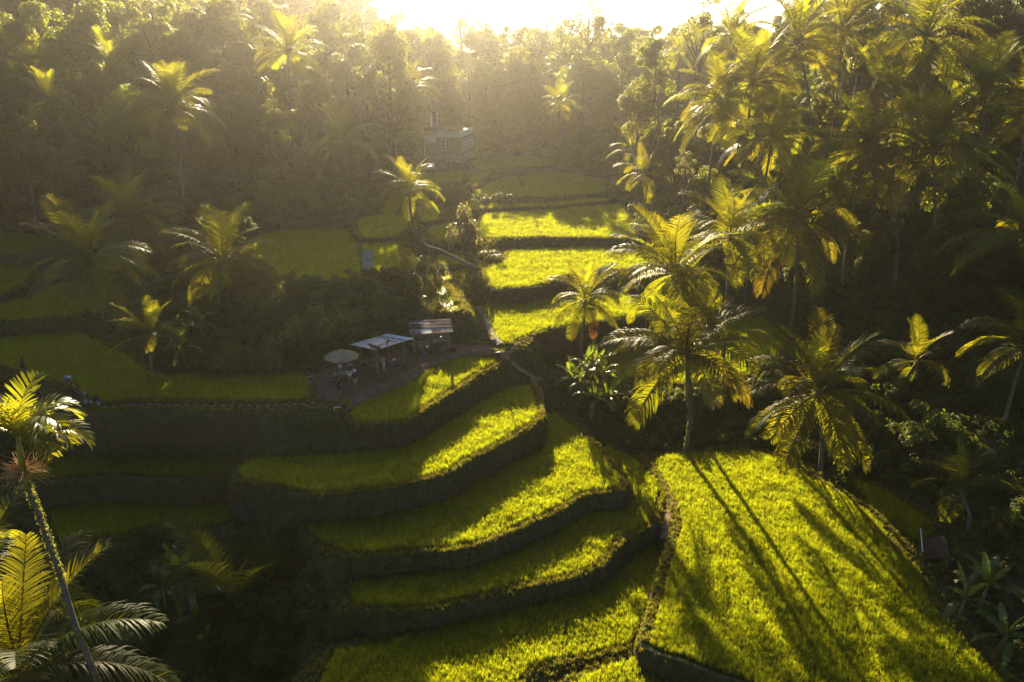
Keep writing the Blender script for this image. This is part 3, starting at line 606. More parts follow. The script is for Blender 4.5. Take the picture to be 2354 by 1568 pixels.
def palm(label, crown, D=None, base=None, r=100, nf=20, rad=0.17, lean=None, elevs=None, yellow=0.08, dead=0, nuts=0, vine=0, group='coconut palms', path=None, cut=None):
    """crown = picture position of the crown centre; base = picture position of the foot, else D = distance"""
    rnd = random.Random(int(crown[0] * 31 + crown[1]))
    if base is not None:
        B = hit(*base); Dc = D or B.y
        if abs(B.y - Dc) > 5: B = Vector((atd(base[0], base[1], Dc).x, Dc, 0)); B.z = H(B.x, B.y)
    else: B = None; Dc = D
    Cc = atd(crown[0], crown[1], Dc)
    if B is None:
        bx = Cc.x + (lean or rnd.uniform(-1.2, 1.2)); B = Vector((bx, Dc + rnd.uniform(-.5, .8), 0)); B.z = H(B.x, B.y)
    root = empty('coconut_palm', B, 0, label, 'palm', group)
    L = r / VS / FPX * math.hypot(Dc, CAM_Z - Cc.z) * 1.24
    c = Cc - B
    if path is None:
        m1 = Vector((c.x * 0.12 + rnd.uniform(-.25, .25), c.y * 0.3, c.z * 0.35)); m2 = Vector((c.x * 0.5 + rnd.uniform(-.2, .2), c.y * 0.7, c.z * 0.72))
        pts = [Vector((0, 0, -0.5))] + [Vector(v) for v in catmull([(0, 0, 0), m1, m2, c], False, max(c.length / 12, 0.2))]
    else:
        pts = [Vector(v) - B for v in catmull([tuple(v) for v in path] + [tuple(Cc)], False, 0.6)]
    nP = len(pts); rads = [rad * (1.35 if i == 0 else 1.25 if i == 1 else 1.0 - 0.35 * i / nP) * (1 + 0.05 * (i % 2)) for i in range(nP)]
    tr = MB().tube(pts, rads, 8).build('trunk', 'trunk', root, smooth=True)
    if vine: link('vine', vine_mesh(pts[1:int(nP * 0.85)], rad, 900 + int(crown[0]), vine), tr)
    if elevs is None: elevs = [84] * 2 + [72] * 3 + [58] * 3 + [42] * 3 + [24] * 4 + [6] * 4 + [-14] * 3 + [-38] * 2
    nf = nf + 4 if nf and nf >= 18 else nf
    elevs = elevs[:] if nf is None else [elevs[int(i * len(elevs) / nf)] for i in range(nf)]
    az = rnd.uniform(0, 6.283)
    for i, e in enumerate(elevs):
        az += 2.39996 + rnd.uniform(-.25, .25)
        me = rnd.choice(FR_Y[e]) if (e in FR_Y and rnd.random() < yellow * 1.6) else rnd.choice(FR[e])
        s = L * (1.0 if e < 80 else 0.8) * rnd.uniform(0.88, 1.1)
        link('frond', me, root, c + Vector((math.cos(az), math.sin(az), 0)) * rad * 0.6 + Vector((0, 0, 0.25 * (e / 84) if e > 0 else -0.1)), (rnd.uniform(-.25, .25), rnd.uniform(-.1, .1), az), s)
    for i in range(dead):
        az += 2.4; tag(link('frond', FR_D[i % 2], root, c + Vector((0, 0, -0.25)), (0, 0, az), L * rnd.uniform(.6, .9)), 'dry brown hanging frond')
    for i in range(nuts):
        a = i * 6.283 / nuts; link('coconut', NUT, root, c + Vector((math.cos(a) * .3, math.sin(a) * .3, -0.3 - 0.12 * (i % 2))))
    return root
UP = [84, 84, 72, 72, 58, 58, 42, 42, 24]            # young short palms: mostly upright fronds
# valley floor and left side
palm('tall coconut palm with pale slender trunk standing alone on left hillside', (400, 245), base=(425, 475), r=96, nf=24, rad=.2)
tp = [atd(1098, 620, 79.5), atd(1060, 600, 80.5), atd(1010, 575, 81.5), atd(980, 566, 82), atd(968, 555, 82.2), atd(955, 530, 82.3), atd(945, 500, 82.4)]
palm('coconut palm whose trunk lies along the bank then bends upright', (940, 440), D=82.4, base=(1098, 622), r=72, nf=20, rad=.17, path=tp, nuts=8)
palm('drooping coconut palm with yellowing fronds in front of rounded tree', (788, 325), D=112, r=78, nf=20, yellow=.2)
palm('sunlit coconut palm just left of the villa roofs', (945, 205), D=140, r=62, nf=18, yellow=.25)
palm('lone hazy coconut palm at far edge of upper fields', (1285, 240), D=150, base=(1291, 360), r=46, nf=18)
palm('tall hazy palm with long bare trunk left of the rounded tree', (662, 120), D=118, base=(664, 290), r=72, nf=18)
palm('hazy coconut palm near top left corner', (75, 165), D=115, r=88, nf=18)
palm('backlit coconut palm left of centre near top edge', (262, 150), D=120, r=75, nf=16)
palm('coconut palm with crooked leaning trunk on far left slope', (112, 235), D=100, base=(195, 382), r=70, nf=14)
palm('hazy palm crown touching top edge above left hillside', (505, 60), D=135, r=70, nf=16)
palm('dark coconut palm at left with fronds over stepped fields', (208, 600), D=68, base=(243, 742), r=128, nf=20)
palm('dark coconut palm behind and right of the leftmost one', (300, 505), D=82, r=110, nf=18)
palm('dark coconut palm beside the left field above banana plants', (512, 600), D=70, base=(505, 720), r=112, nf=20, nuts=5)
palm('short young palm rooted by dark bushes left of the huts', (345, 775), base=(352, 858), r=92, nf=None, elevs=UP + [24, 6], rad=.13)
palm('young palm with yellow fronds below the rounded tree', (712, 380), D=108, r=58, nf=12, elevs=UP + [6], yellow=.3, rad=.12)
palm('short feathery palm right of the villa', (1098, 312), D=160, r=36, nf=None, elevs=UP, rad=.12)
palm('low palm with spreading fronds at right forest foot', (1480, 400), D=112, r=62, nf=14)
palm('second low palm behind the one at right forest foot', (1450, 345), D=128, r=50, nf=14)
# around the bright fields on the right
palm('small coconut palm with red dead fronds beside the brightest field', (1345, 690), base=(1338, 850), r=80, nf=18, rad=.13, dead=3, nuts=3)
palm('tall palm with vine wrapped trunk rising from the largest field edge', (1577, 815), base=(1574, 1048), r=158, nf=20, rad=.19, vine=350, elevs=[72] * 2 + [58] * 4 + [42] * 4 + [24] * 5 + [6] * 4 + [-14] * 2)
palm('palm with upright plume of bright fronds over pale fields', (1552, 630), base=(1579, 945), r=142, nf=20, rad=.2, nuts=8)
palm('coconut palm between the upright plumed one and vine covered trunk', (1680, 545), base=(1652, 928), D=70, r=122, nf=20, rad=.18)
palm('tall coconut palm with ivy trunk right of the plumed pair', (1830, 500), base=(1812, 792), r=150, nf=22, rad=.19, vine=420, yellow=.12, dead=1)
palm('big spreading palm at far right corner of the largest field', (1880, 905), base=(1884, 1085), r=160, nf=24, rad=.2, yellow=.12, elevs=[84, 72, 72, 58, 58, 42, 42, 42, 24, 24, 6, 6, -14, -14, -38, -38, -38])
# right hillside
palm('bright palm at left end of the right hillside group', (1655, 235), D=92, r=102, nf=22, yellow=.2)
palm('palm directly right of the leftmost hillside palm', (1730, 190), D=92, r=112, nf=22, yellow=.15)
palm('tall palm against the sky on right ridge', (1832, 95), D=98, base=(1862, 420), r=116, nf=20)
palm('dark palm at top edge right of the skyline palm', (1935, 75), D=104, r=105, nf=18)
palm('palm with orange tipped drooping fronds below the ridge', (1775, 320), D=86, r=108, nf=20, yellow=.3)
palm('palm reaching top edge near the right corner', (2128, 85), D=86, r=122, nf=20)
palm('palm with pale arching fronds in upper right', (2055, 215), D=84, r=112, nf=18)
palm('dense palm left of the tall double trunks', (1990, 345), D=80, r=130, nf=20)
palm('large palm with long drooping fronds above dark slope', (2142, 345), D=76, base=(2138, 640), r=145, nf=22, yellow=.1)
palm('palm with upright yellow green plume at upper right', (2262, 225), D=78, r=122, nf=16, elevs=[84, 84, 72, 72, 58, 42, 24, 6])
palm('palm with bare pale trunk on the dark right slope', (2042, 425), D=78, base=(2056, 650), r=70, nf=12)
palm('palm cut by right edge at mid height', (2352, 545), D=62, base=(2350, 770), r=145, nf=18)
palm('lower palm cut by right edge below mid height', (2372, 790), D=56, r=130, nf=16)
palm('palm cut by right edge near the top corner', (2368, 245), D=76, r=120, nf=16)
palm('short palm with curled bright frond above banana leaves at right', (2205, 1120), base=(2225, 1215), r=105, nf=None, elevs=[84, 72, 58, 58, 42, 42, 24, 24, 6], rad=.14)
palm('half hidden dark palm on the lower right slope', (2105, 830), D=64, r=90, nf=12)
palm('ridge palm behind the leftmost hillside pair', (1680, 85), D=118, r=75, nf=16)
palm('hazy palm silhouette at top right of centre', (1560, 120), D=150, r=42, nf=14)
# foreground left
palm('large coconut palm in lower left corner with sunlit frond tips', (45, 1545), D=28, r=280, nf=16, rad=.2, lean=-0.5, elevs=[84, 72, 72, 58, 58, 42, 42, 24, 24, 6, 6, -14])
palm('dim palm behind the lower left banana clump', (545, 1385), D=41, r=165, nf=14, rad=.16, elevs=[84, 72, 72, 58, 58, 42, 24])
palm('dark coconut palm half out of frame at lower left edge', (-40, 1330), D=33, r=200, nf=12, rad=.18)

# areca palm at the left edge: green crownshaft, tan flower stalks, ivy on the trunk
def areca():
    D = 28.0; C0 = atd(52, 1075, D); B = Vector((atd(240, 1600, D).x + 0.9, D, 0)); B.z = H(B.x, B.y)
    root = empty('areca_palm', B, 0, 'slender palm at left edge with glowing fronds and tan flower stalks', 'palm')
    wp = [tuple(B)] + [tuple(atd(x, y, D)) for x, y in ((225, 1568), (170, 1430), (135, 1310), (100, 1210), (66, 1120))]
    pts = [Vector(v) - B for v in catmull(wp, False, 0.6)]
    tr = MB().tube(pts, [0.15 - 0.03 * i / len(pts) for i in range(len(pts))], 9).build('trunk', 'trunk', root, smooth=True)
    link('vine', vine_mesh(pts[int(len(pts) * .75):], 0.14, 77, 900, 0.045, 'bund_grass'), tr)
    top = atd(40, 1000, D) - B; low = C0 - B
    MB().tube([pts[-1], low, (low + top) / 2, top], [0.13, 0.15, 0.12, 0.06], 9).build('crownshaft', 'crownshaft', root, smooth=True)
    r = np.random.default_rng(5); mb = MB()
    for i in range(240):
        a = r.uniform(0, 6.28); e = r.uniform(-0.6, 0.7); L = r.uniform(0.45, 1.15); d = Vector((math.cos(a) * math.cos(e), math.sin(a) * math.cos(e), math.sin(e)))
        p0 = low + Vector((0, 0, -0.1)); m = p0 + d * L * .6; t = m + (d + Vector((r.normal(0, .4), r.normal(0, .4), r.normal(0, .3)))) * L * .4
        mb.tube([p0, m, t], [0.012, 0.010, 0.005], 3, False)
    fs = mb.build('flower_stalk', 'flower_stalk', root); fs['kind'] = 'stuff'
    MB().tube([low + Vector((0.12, -0.05, -.05)), low + Vector((0.26, -0.12, 0.5))], [0.05, 0.02], 6).build('flower_bud', 'dead_leaf', root)
    FA = [frond_mesh(950 + i, e, dr, 'areca_leaf', nl=22, leaflet=.36, hang=hg, w=.034, petiole=.08) for i, (e, dr, hg) in enumerate(((76, 60, .10), (58, 95, .16), (42, 110, .22), (26, 100, .25), (0, 80, .4)))]
    for i, (a, k) in enumerate(((-8, 2), (38, 1), (80, 0), (130, 1), (175, 2), (205, 2), (240, 1), (285, 0), (330, 1), (-30, 2), (12, 3), (200, 0), (-20, 1), (100, 2), (60, 2))):
        link('frond', FA[k], root, top, (0, 0, R(a)), 2.75 * random.uniform(.9, 1.1))
areca()

# ------------------------------------------------------------------ banana plants
def banana_leaf(seed, elev, droop, tear=0.3):
    r = np.random.default_rng(seed); N = 18; P = [np.zeros(3)]; T = []
    for i in range(N):
        th = R(elev - droop * ((i + .5) / N) ** 1.3); t = np.array([math.cos(th), 0, math.sin(th)]); T.append(t); P.append(P[-1] + t / N)
    P = np.array(P); T = np.array(T + [T[-1]]); V, Fs = [], []; side = np.array([0, 1.0, 0])
    for sgn in (-1, 1):
        gap = 0
        for i in range(3, N):
            f0, f1 = (i - 3) / (N - 3), (i - 2) / (N - 3)
            if r.uniform() < tear: gap = r.uniform(0.1, 0.3)
            else: gap *= 0.3
            def edge(f): return 0.115 * max(0.05, math.sin(math.pi * min(1, 0.10 + 0.86 * f))) ** 0.6
            dz = np.array([0, 0, -0.02 * r.uniform(-.5, 1.8)])
            a, b_ = P[i], P[i + 1]; sh = (T[i] * gap * 0.1)
            k = len(V); V += [a, b_, b_ + side * sgn * edge(f1) + dz + T[i] * .03, a + side * sgn * edge(f0) + dz + sh + T[i] * .03]; Fs.append((k, k + 1, k + 2, k + 3))
    for i in range(N):
        k = len(V); rr = 0.010 * (1 - .8 * i / N); V += [P[i] - side * rr, P[i] + side * rr, P[i + 1] + side * rr * .9, P[i + 1] - side * rr * .9]
        Vn = np.array([0, 0, -0.006]); V[k:] = [v + Vn for v in V[k:]]; Fs.append((k, k + 1, k + 2, k + 3))
    return mesh_np('leaf', np.array(V), np.array(Fs), 'banana_leaf')
BL = {e: [banana_leaf(1000 + e + i, e, dr, .25 + .2 * i) for i in range(2)] for e, dr in ((80, 30), (62, 60), (45, 90), (25, 100), (0, 80))}
def banana(label, foot, stem=1.6, L=2.2, n=8, D=None, group='banana plants', up=False):
    rnd = random.Random(int(foot[0] * 17 + foot[1])); B = hit(*foot) if D is None else None
    if B is None:
        B = atd(foot[0], foot[1], D); B.z = H(B.x, B.y)
    root = empty('banana_plant', B, 0, label, 'banana plant', group); tip = Vector((rnd.uniform(-.25, .25), rnd.uniform(-.2, .2), stem))
    MB().tube([(0, 0, -.3), tip * .5, tip], [.13, .11, .06], 8).build('stem', 'stem', root, smooth=True)
    az = rnd.uniform(0, 6.28); es = [80, 80, 62, 62, 45, 45, 25, 25, 0, 0]
    for i in range(n):
        az += 2.4 + rnd.uniform(-.3, .3); e = es[int(i * (len(es) - (4 if up else 0)) / n)]
        link('leaf', rnd.choice(BL[e]), root, tip + Vector((0, 0, -.05 * i * .4)), (rnd.uniform(-.3, .3), 0, az), L * rnd.uniform(.8, 1.1))
banana('tallest banana plant with glowing leaves beside the small palm', (1350, 900), 2.2, 2.2, 10)
banana('banana plant with broad lit leaves right of the tallest one', (1388, 905), 1.9, 2.2, 10)
banana('low banana plant with tattered leaves at left of the sunlit clump', (1312, 905), 1.6, 2.1, 9)
banana('banana plant at front of the sunlit clump', (1365, 955), 1.7, 2.2, 10)
banana('small banana plant at right foot of the sunlit clump', (1405, 945), 1.1, 1.8, 9)
banana('banana plant half hidden at the back of the sunlit clump', (1372, 885), 2.0, 2.1, 9)
banana('banana plant leaning left in the sunlit clump', (1335, 925), 1.9, 2.1, 9)
banana('large shaded banana plant in the lower left clump', (425, 1400), 2.2, 2.3, 9, up=True)
banana('shaded banana plant with pale tattered leaves left of that clump', (385, 1420), 1.9, 2.2, 8)
banana('drooping banana plant in front of the lower left clump', (450, 1470), 1.2, 2.0, 8)
banana('banana plant low in lower left with leaves near the ground', (480, 1520), .8, 1.6, 7)
banana('banana plant with broad upright leaves at lower right edge', (2245, 1420), 2.2, 2.2, 9, up=True)
banana('banana plant with striped lit leaf left of the lower right one', (2195, 1440), 1.7, 2.0, 8)
banana('banana plant near bottom right corner under the others', (2290, 1500), 1.3, 2.0, 8)
banana('dark banana plant among bushes left of the huts', (430, 850), 2.0, 2.0, 8)
banana('dark banana plant left of the bushes by the young palm', (395, 830), 2.2, 2.0, 8)
banana('dark banana plant nearest the dark beside palm trunk', (470, 800), 2.3, 2.1, 8)
banana('small dark banana plant at right slope by spreading palm', (2000, 1090), 1.3, 1.5, 7)

# spiky pandan-like plants on the path junction
def spiky(label, foot, hstem, L):
    B = hit(*foot); root = empty('spiky_plant', B, 0, label, 'plant', 'spiky plants on the path')
    MB().tube([(0, 0, -.1), (0.03, 0, hstem)], [.05, .035], 6).build('stem', 'bark', root)
    rnd = random.Random(int(foot[0])); me = None
    for i in range(16):
        mb = MB(); e = R(rnd.uniform(5, 80)); pts = []
        for j in range(4):
            t = j / 3; pts.append((L * t * math.cos(e), L * (t * math.sin(e)) - .25 * t * t * L))
        for j in range(3):
            w0, w1 = .035 * (1 - j / 3), .035 * (1 - (j + 1) / 3) + .002
            mb.add([(pts[j][0], -w0, pts[j][1]), (pts[j][0], w0, pts[j][1]), (pts[j + 1][0], w1, pts[j + 1][1]), (pts[j + 1][0], -w1, pts[j + 1][1])], [(0, 1, 2, 3)])
        mb.build('leaf', 'banana_leaf', root, (0.03, 0, hstem), (0, 0, i * 2.4))
spiky('tall spiky plant standing at the path junction', (1156, 845), 1.3, .8)
spiky('small spiky plant beside the red earth track', (1237, 895), .8, .6)

# ------------------------------------------------------------------ trees that can be told apart
def tree(label, vx, top, D, wpx, mesh=0, frac=0.7, loose=False, group=None, mat=None, low=None, name='broadleaf_tree'):
    rnd = random.Random(int(vx * 7 + top)); T = atd(vx, top, D); B = Vector((T.x, D, H(T.x, D))); h = T.z - B.z
    root = empty(name, B, rnd.uniform(0, 6.28), label, 'tree', group); w = wpx / VS / FPX * D
    me = (CROWNS_LOOSE if loose else CROWNS)[mesh % (3 if loose else 5)]
    if mat: me = me.copy(); me.materials[0] = MATS[mat]
    ch = min(h * frac, w * 1.35); cr = link('crown', me, root, (0, 0, h - ch), (0, 0, rnd.uniform(0, 6)), (w * 1.1, w * 1.1, ch))
    mb = MB(); tr = max(.14, h * .014); mb.tube([(0, 0, -.6), (rnd.uniform(-.2, .2), rnd.uniform(-.2, .2), h * .3), (rnd.uniform(-.4, .4), rnd.uniform(-.4, .4), h * (1 - frac * .45)), (0, 0, h * .92)], [tr * 1.5, tr, tr * .7, tr * .2], 7)
    for i in range(7):
        a = i * 2.4; z0 = h * (1 - frac * rnd.uniform(.55, 1.0)); l_ = w * rnd.uniform(.25, .42)
        mb.tube([(0, 0, z0), (math.cos(a) * l_ * .5, math.sin(a) * l_ * .5, z0 + h * .10), (math.cos(a) * l_, math.sin(a) * l_, z0 + h * .22)], [tr * .5, tr * .35, tr * .12], 5)
    mb.build('trunk', 'bark', root, smooth=True); return root
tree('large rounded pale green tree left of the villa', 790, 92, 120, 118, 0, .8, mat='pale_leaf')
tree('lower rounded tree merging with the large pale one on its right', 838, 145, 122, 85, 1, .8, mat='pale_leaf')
tree('bushy bright tree between rounded tree and villa palm', 888, 48, 132, 110, 2, .82)
tree('tall bright tree behind the pavilion roof', 945, 58, 168, 130, 4, .75)
tree('hazy tree right behind the villa', 1000, 66, 172, 90, 2, .75)
tree('dark leafy tree between long trunk palm and rounded tree', 722, 145, 124, 95, 3, .85)
tree('tall tree at top edge above the rounded pale tree', 830, 12, 150, 130, 3, .75)
tree('tall hazy tree at top edge left of centre', 752, -10, 150, 140, 4, .75)
tree('tall hazy tree at top edge above the long trunk palm', 600, -15, 145, 130, 0, .75)
tree('tall hazy tree at top edge above the slender lone palm', 470, -25, 135, 140, 1, .75)
tree('leafy tree behind the slender lone palm', 480, 110, 120, 125, 2, .8)
tree('broad tree at top left beyond the backlit palm', 340, -20, 130, 150, 3, .8)
tree('tree with lit outline near top left corner', 175, -15, 125, 150, 4, .8)
tree('leftmost hillside tree at top corner', 30, -10, 120, 140, 0, .8)
tree('round dark tree on left slope under hazy palms', 190, 120, 108, 130, 1, .85)
tree('bushy tree left of the slender palm trunk', 280, 200, 102, 120, 2, .85)
tree('dark bushy tree at left edge below hazy palm', 30, 250, 96, 130, 3, .85)
tree('dark shrubby tree under the crooked leaning palm', 130, 330, 92, 110, 4, .9)
tree('dark tree right of the slender palm trunk', 530, 235, 109, 115, 0, .85)
tree('small dark tree at foot of the long trunk palm', 630, 215, 112, 85, 3, .85)
tree('faint tree on far skyline directly left of centre', 930, 75, 185, 90, 1, .7)
tree('faint feathery tree on far skyline above the villa', 985, 72, 200, 80, 0, .6, True)
tree('thin faint tree rising above the far skyline at centre', 1060, 10, 215, 70, 1, .55, True)
tree('hazy skyline tree right of the thin faint one', 1110, 48, 205, 95, 2, .7)
tree('hazy skyline tree at top centre', 1190, 45, 200, 100, 3, .7)
tree('tall airy tree with twin trunks on far skyline', 1355, -10, 190, 120, 2, .6, True)
tree('airy skyline tree left of the twin trunked one', 1290, 20, 195, 90, 0, .6, True)
tree('small skyline tree right of the twin trunked one', 1435, 62, 185, 70, 4, .7)
tree('rounded hazy tree in front of far forest at centre', 1150, 150, 178, 110, 0, .8)
tree('rounded hazy tree right of centre in far forest', 1240, 130, 176, 110, 1, .8)
tree('broad hazy tree in far forest above the lone palm', 1340, 120, 172, 120, 2, .8)
tree('dim tree at right end of far forest', 1420, 150, 160, 110, 3, .85)
tree('pale slim tree beside the villa garden', 1075, 150, 172, 70, 1, .75, True, mat='pale_leaf')
tree('rounded tree with lit left edge at foot of right ridge', 1510, 80, 128, 92, 4, .8)
tree('lower leafy tree leaning from the right ridge foot', 1470, 190, 126, 95, 2, .85)
tree('dark leafy tree below the rounded ridge tree', 1560, 260, 108, 110, 3, .85)
tree('airy tree against white sky at top right of centre', 1620, -20, 140, 110, 1, .6, True)
tree('sparse branchy tree beside the skyline palm', 1690, 10, 138, 90, 2, .6, True)
tree('tree with pale bare trunks at top edge right of ridge palms', 2000, -40, 112, 150, 0, .6)
tree('tall leafy tree at top edge in the right corner', 2230, -50, 105, 160, 2, .65)
tree('tree at top right corner cut by the edge', 2345, -30, 98, 140, 3, .7)
tree('slim leafy sapling glowing beside the right forest', 1580, 335, 92, 55, 0, .7, True, mat='pale_leaf')
tree('ivy covered shrubby tree among right hillside palms', 1800, 345, 88, 55, 1, .85)
# shrubs
def shrub(label, vx, vy, w, h, mesh=0, mat=None, group=None, D=None):
    B = hit(vx, vy) if D is None else Vector((atd(vx, vy, D).x, D, 0))
    if D is not None: B.z = H(B.x, B.y)
    root = empty('shrub', B, random.uniform(0, 6.28), label, 'shrub', group)
    me = BUSHES[mesh % 5]
    if mat: me = me.copy(); me.materials[0] = MATS[mat]
    link('foliage', me, root, (0, 0, 0), None, (w, w, h)); mb = MB()
    for i in range(4): mb.tube([(0, 0, -.2), (math.cos(i * 1.6) * .15 * w, math.sin(i * 1.6) * .15 * w, h * .35), (math.cos(i * 1.6) * .3 * w, math.sin(i * 1.6) * .3 * w, h * .7)], [.05, .035, .015], 5)
    mb.build('stem', 'bark', root)
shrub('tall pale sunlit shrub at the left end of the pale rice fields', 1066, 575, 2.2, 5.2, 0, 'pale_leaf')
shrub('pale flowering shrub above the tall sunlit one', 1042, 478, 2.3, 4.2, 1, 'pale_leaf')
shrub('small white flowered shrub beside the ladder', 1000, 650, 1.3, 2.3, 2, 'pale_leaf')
shrub('low shrub on the bank left of the curved front bund', 1130, 600, 1.8, 1.2, 3)
shrub('leafy shrub tumbling off the bank left of the huts', 655, 745, 2.6, 4.2, 0)
shrub('big dark bush behind the umbrella', 735, 800, 2.8, 4.0, 1)
shrub('dark bush at the back of the main hut', 800, 780, 2.6, 3.2, 2)
shrub('dark bush by the near end of the left field', 600, 850, 2.2, 2.6, 3)
shrub('dark bush between banana plants and the left field', 540, 855, 2.2, 2.2, 4)
shrub('dark round bush on the bank above the main hut', 860, 730, 2.2, 2.4, 0)
shrub('bush with red blossom near the tile roofed shed', 605, 290, 2.2, 2.6, 1, 'red_leaf', D=112)
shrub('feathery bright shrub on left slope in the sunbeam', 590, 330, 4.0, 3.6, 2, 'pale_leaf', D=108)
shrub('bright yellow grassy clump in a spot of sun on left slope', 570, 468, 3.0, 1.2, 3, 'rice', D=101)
shrub('dark clipped bush left of the curved trunk palm', 765, 500, 2.6, 2.6, 4, D=98)
shrub('glowing leafy shrub by the spreading palm at right', 2130, 1020, 2.4, 2.4, 0, D=57)
shrub('small lit shrub at the right edge above banana leaves', 2330, 1290, 1.6, 2.0, 1, D=46)
shrub('leafy bush below the lowest dark rice patch', 700, 1400, 1.8, 1.8, 0)
shrub('bush between the banana clump and the dim palm', 500, 1340, 1.8, 1.8, 1)
shrub('bush at the end of the second dark terrace', 300, 1290, 1.8, 2.0, 2)
shrub('low creeping leafy mound at bottom left of centre', 640, 1480, 3.4, 1.0, 2)
shrub('second creeping leafy mound nearer the bottom edge', 560, 1545, 3.0, 0.9, 3)

# ------------------------------------------------------------------ huts, umbrella, furniture
def corrugated(w, l, waves, amp=0.018):
    """sheet w wide (x) by l long (y), ridges running along y, centred on the origin"""
    n = waves * 4; V = []; Fs = []
    for j in range(4):
        for i in range(n + 1): V.append((w * (i / n - .5), l * (j / 3 - .5), amp * math.sin(2 * math.pi * i / 4)))
    for j in range(3):
        for i in range(n): k = j * (n + 1) + i; Fs.append((k, k + 1, k + n + 2, k + n + 1))
    k = len(V); V2 = [(x, y, z - 0.006) for x, y, z in V]; Fs += [tuple(i + k for i in f[::-1]) for f in Fs]
    mb = MB(); mb.add(V + V2, Fs); return mb
# main hut
hut = empty('hut', (-10.9, 62.6, 0.0), R(45), 'open sided hut with pale corrugated metal roof on wooden posts', 'hut')
for x, y, hgt in ((-1.4, -1.15, 2.25), (1.4, -1.15, 2.3), (-1.4, 1.15, 1.92), (1.4, 1.15, 1.96), (0, 1.15, 1.94)):
    MB().box((x, y, hgt / 2), (.12, .12, hgt)).build('post', 'timber', hut)
rt = math.atan2(.5, 3.7)
for i in range(4):
    x = -1.44 + i * .96
    s = corrugated(1.0, 3.75, 9).build('roof_sheet', 'zinc_blue' if i == 3 else 'zinc', hut, (x, 0, 2.17 + .012 * (i % 2)), (-rt, 0, 0), True)
    if i == 3: tag(s, 'faded blue roof sheet at the back of the roof')
for y, z in ((-1.15, 2.27), (0, 2.1), (1.15, 1.95)): MB().box((0, y, z - .03), (3.6, .07, .08)).build('roof_beam', 'dark_timber', hut)
for x in (-1.4, 1.4): MB().box((x, 0, 2.02), (.07, 3.3, .07), M=Matrix.Rotation(-rt, 3, 'X')).build('roof_beam', 'dark_timber', hut)
rr = random.Random(3)
# dark fibre strips lying across the roof sheets
for (x0, y0, x1, y1, w) in ((1.05, -1.6, 1.0, 1.5, .13), (-1.62, -1.75, -1.1, .3, .5), (.35, -1.6, .75, 1.6, .10), (-1.2, -1.1, .3, -.6, .16), (-.6, -1.5, .5, -.2, .1)):
    mb = MB(); n_ = 9
    for i in range(n_):
        t = i / (n_ - 1); x = x0 + (x1 - x0) * t + rr.uniform(-.04, .04); y = y0 + (y1 - y0) * t + rr.uniform(-.03, .03)
        mb.box((x, y, 2.215 - y * math.tan(rt)), (w * rr.uniform(.5, 1.2), math.hypot(x1 - x0, y1 - y0) / n_ * rr.uniform(.5, .95), .03), rz=rr.uniform(-.3, .3) + math.atan2(x0 - x1, y1 - y0))
    o = mb.build('thatch_strip', 'thatch', hut); o['kind'] = 'stuff'
bl = empty('bench', hut.matrix_world @ Vector((0, 0, 0)), 0); bpy.data.objects.remove(bl)
def place(local, parent=hut):
    M = Matrix.Translation(parent.location) @ Matrix.Rotation(parent.rotation_euler.z, 4, 'Z'); return M @ Vector(local)
bench = empty('bench', place((-1.15, .15, 0)), R(45), 'low plank bench along the left side of the main hut', 'bench')
MB().box((0, 0, .44), (.5, 2.1, .06)).build('seat', 'timber', bench)
for y in (-.95, .95): MB().box((0, y, .2), (.4, .08, .42)).build('leg', 'dark_timber', bench)
bench = empty('bench', place((.75, -.6, 0)), R(45), 'bench with bowls under the right side of the main hut', 'bench')
MB().box((0, 0, .46), (1.2, .45, .05)).build('seat', 'timber', bench)
for x in (-.5, .5):
    for y in (-.15, .15): MB().box((x, y, .22), (.06, .06, .44)).build('leg', 'timber', bench)
p = place((1.05, -.55, .485)); o = MB().lathe([(.0, .0), (.14, 0), (.2, .1), (.17, .1), (.12, .03), (0, .03)], n=12).build('red_bowl', 'red_plastic', None, p); tag(o, 'red bowl on the bench under the main hut', 'bowl')
p = place((.7, -.6, .485)); o = MB().box((0, 0, .04), (.3, .22, .07)).box((0, 0, .09), (.26, .18, .02)).build('tray', 'cloth_white', None, p); tag(o, 'white tray beside the red bowl', 'tray')
st = empty('stool', place((.2, -1.0, 0)), R(30), 'small wooden stool by the bench with bowls', 'stool')
MB().box((0, 0, .4), (.34, .3, .04)).build('seat', 'timber', st)
for x in (-.13, .13):
    for y in (-.11, .11): MB().tube([(x * 1.2, y * 1.2, 0), (x, y, .4)], .022, 6).build('leg', 'timber', st)
bs = empty('basket', place((.45, .9, 0)), 0, 'tall woven basket at the back of the main hut', 'basket')
MB().lathe([(0, 0), (.22, 0), (.3, .62), (.27, .62), (.2, .04)], n=14).build('body', 'straw', bs); MB().lathe([(.27, .6), (.32, .62), (.32, .67), (.27, .67)], n=14).build('rim', 'dark_timber', bs)
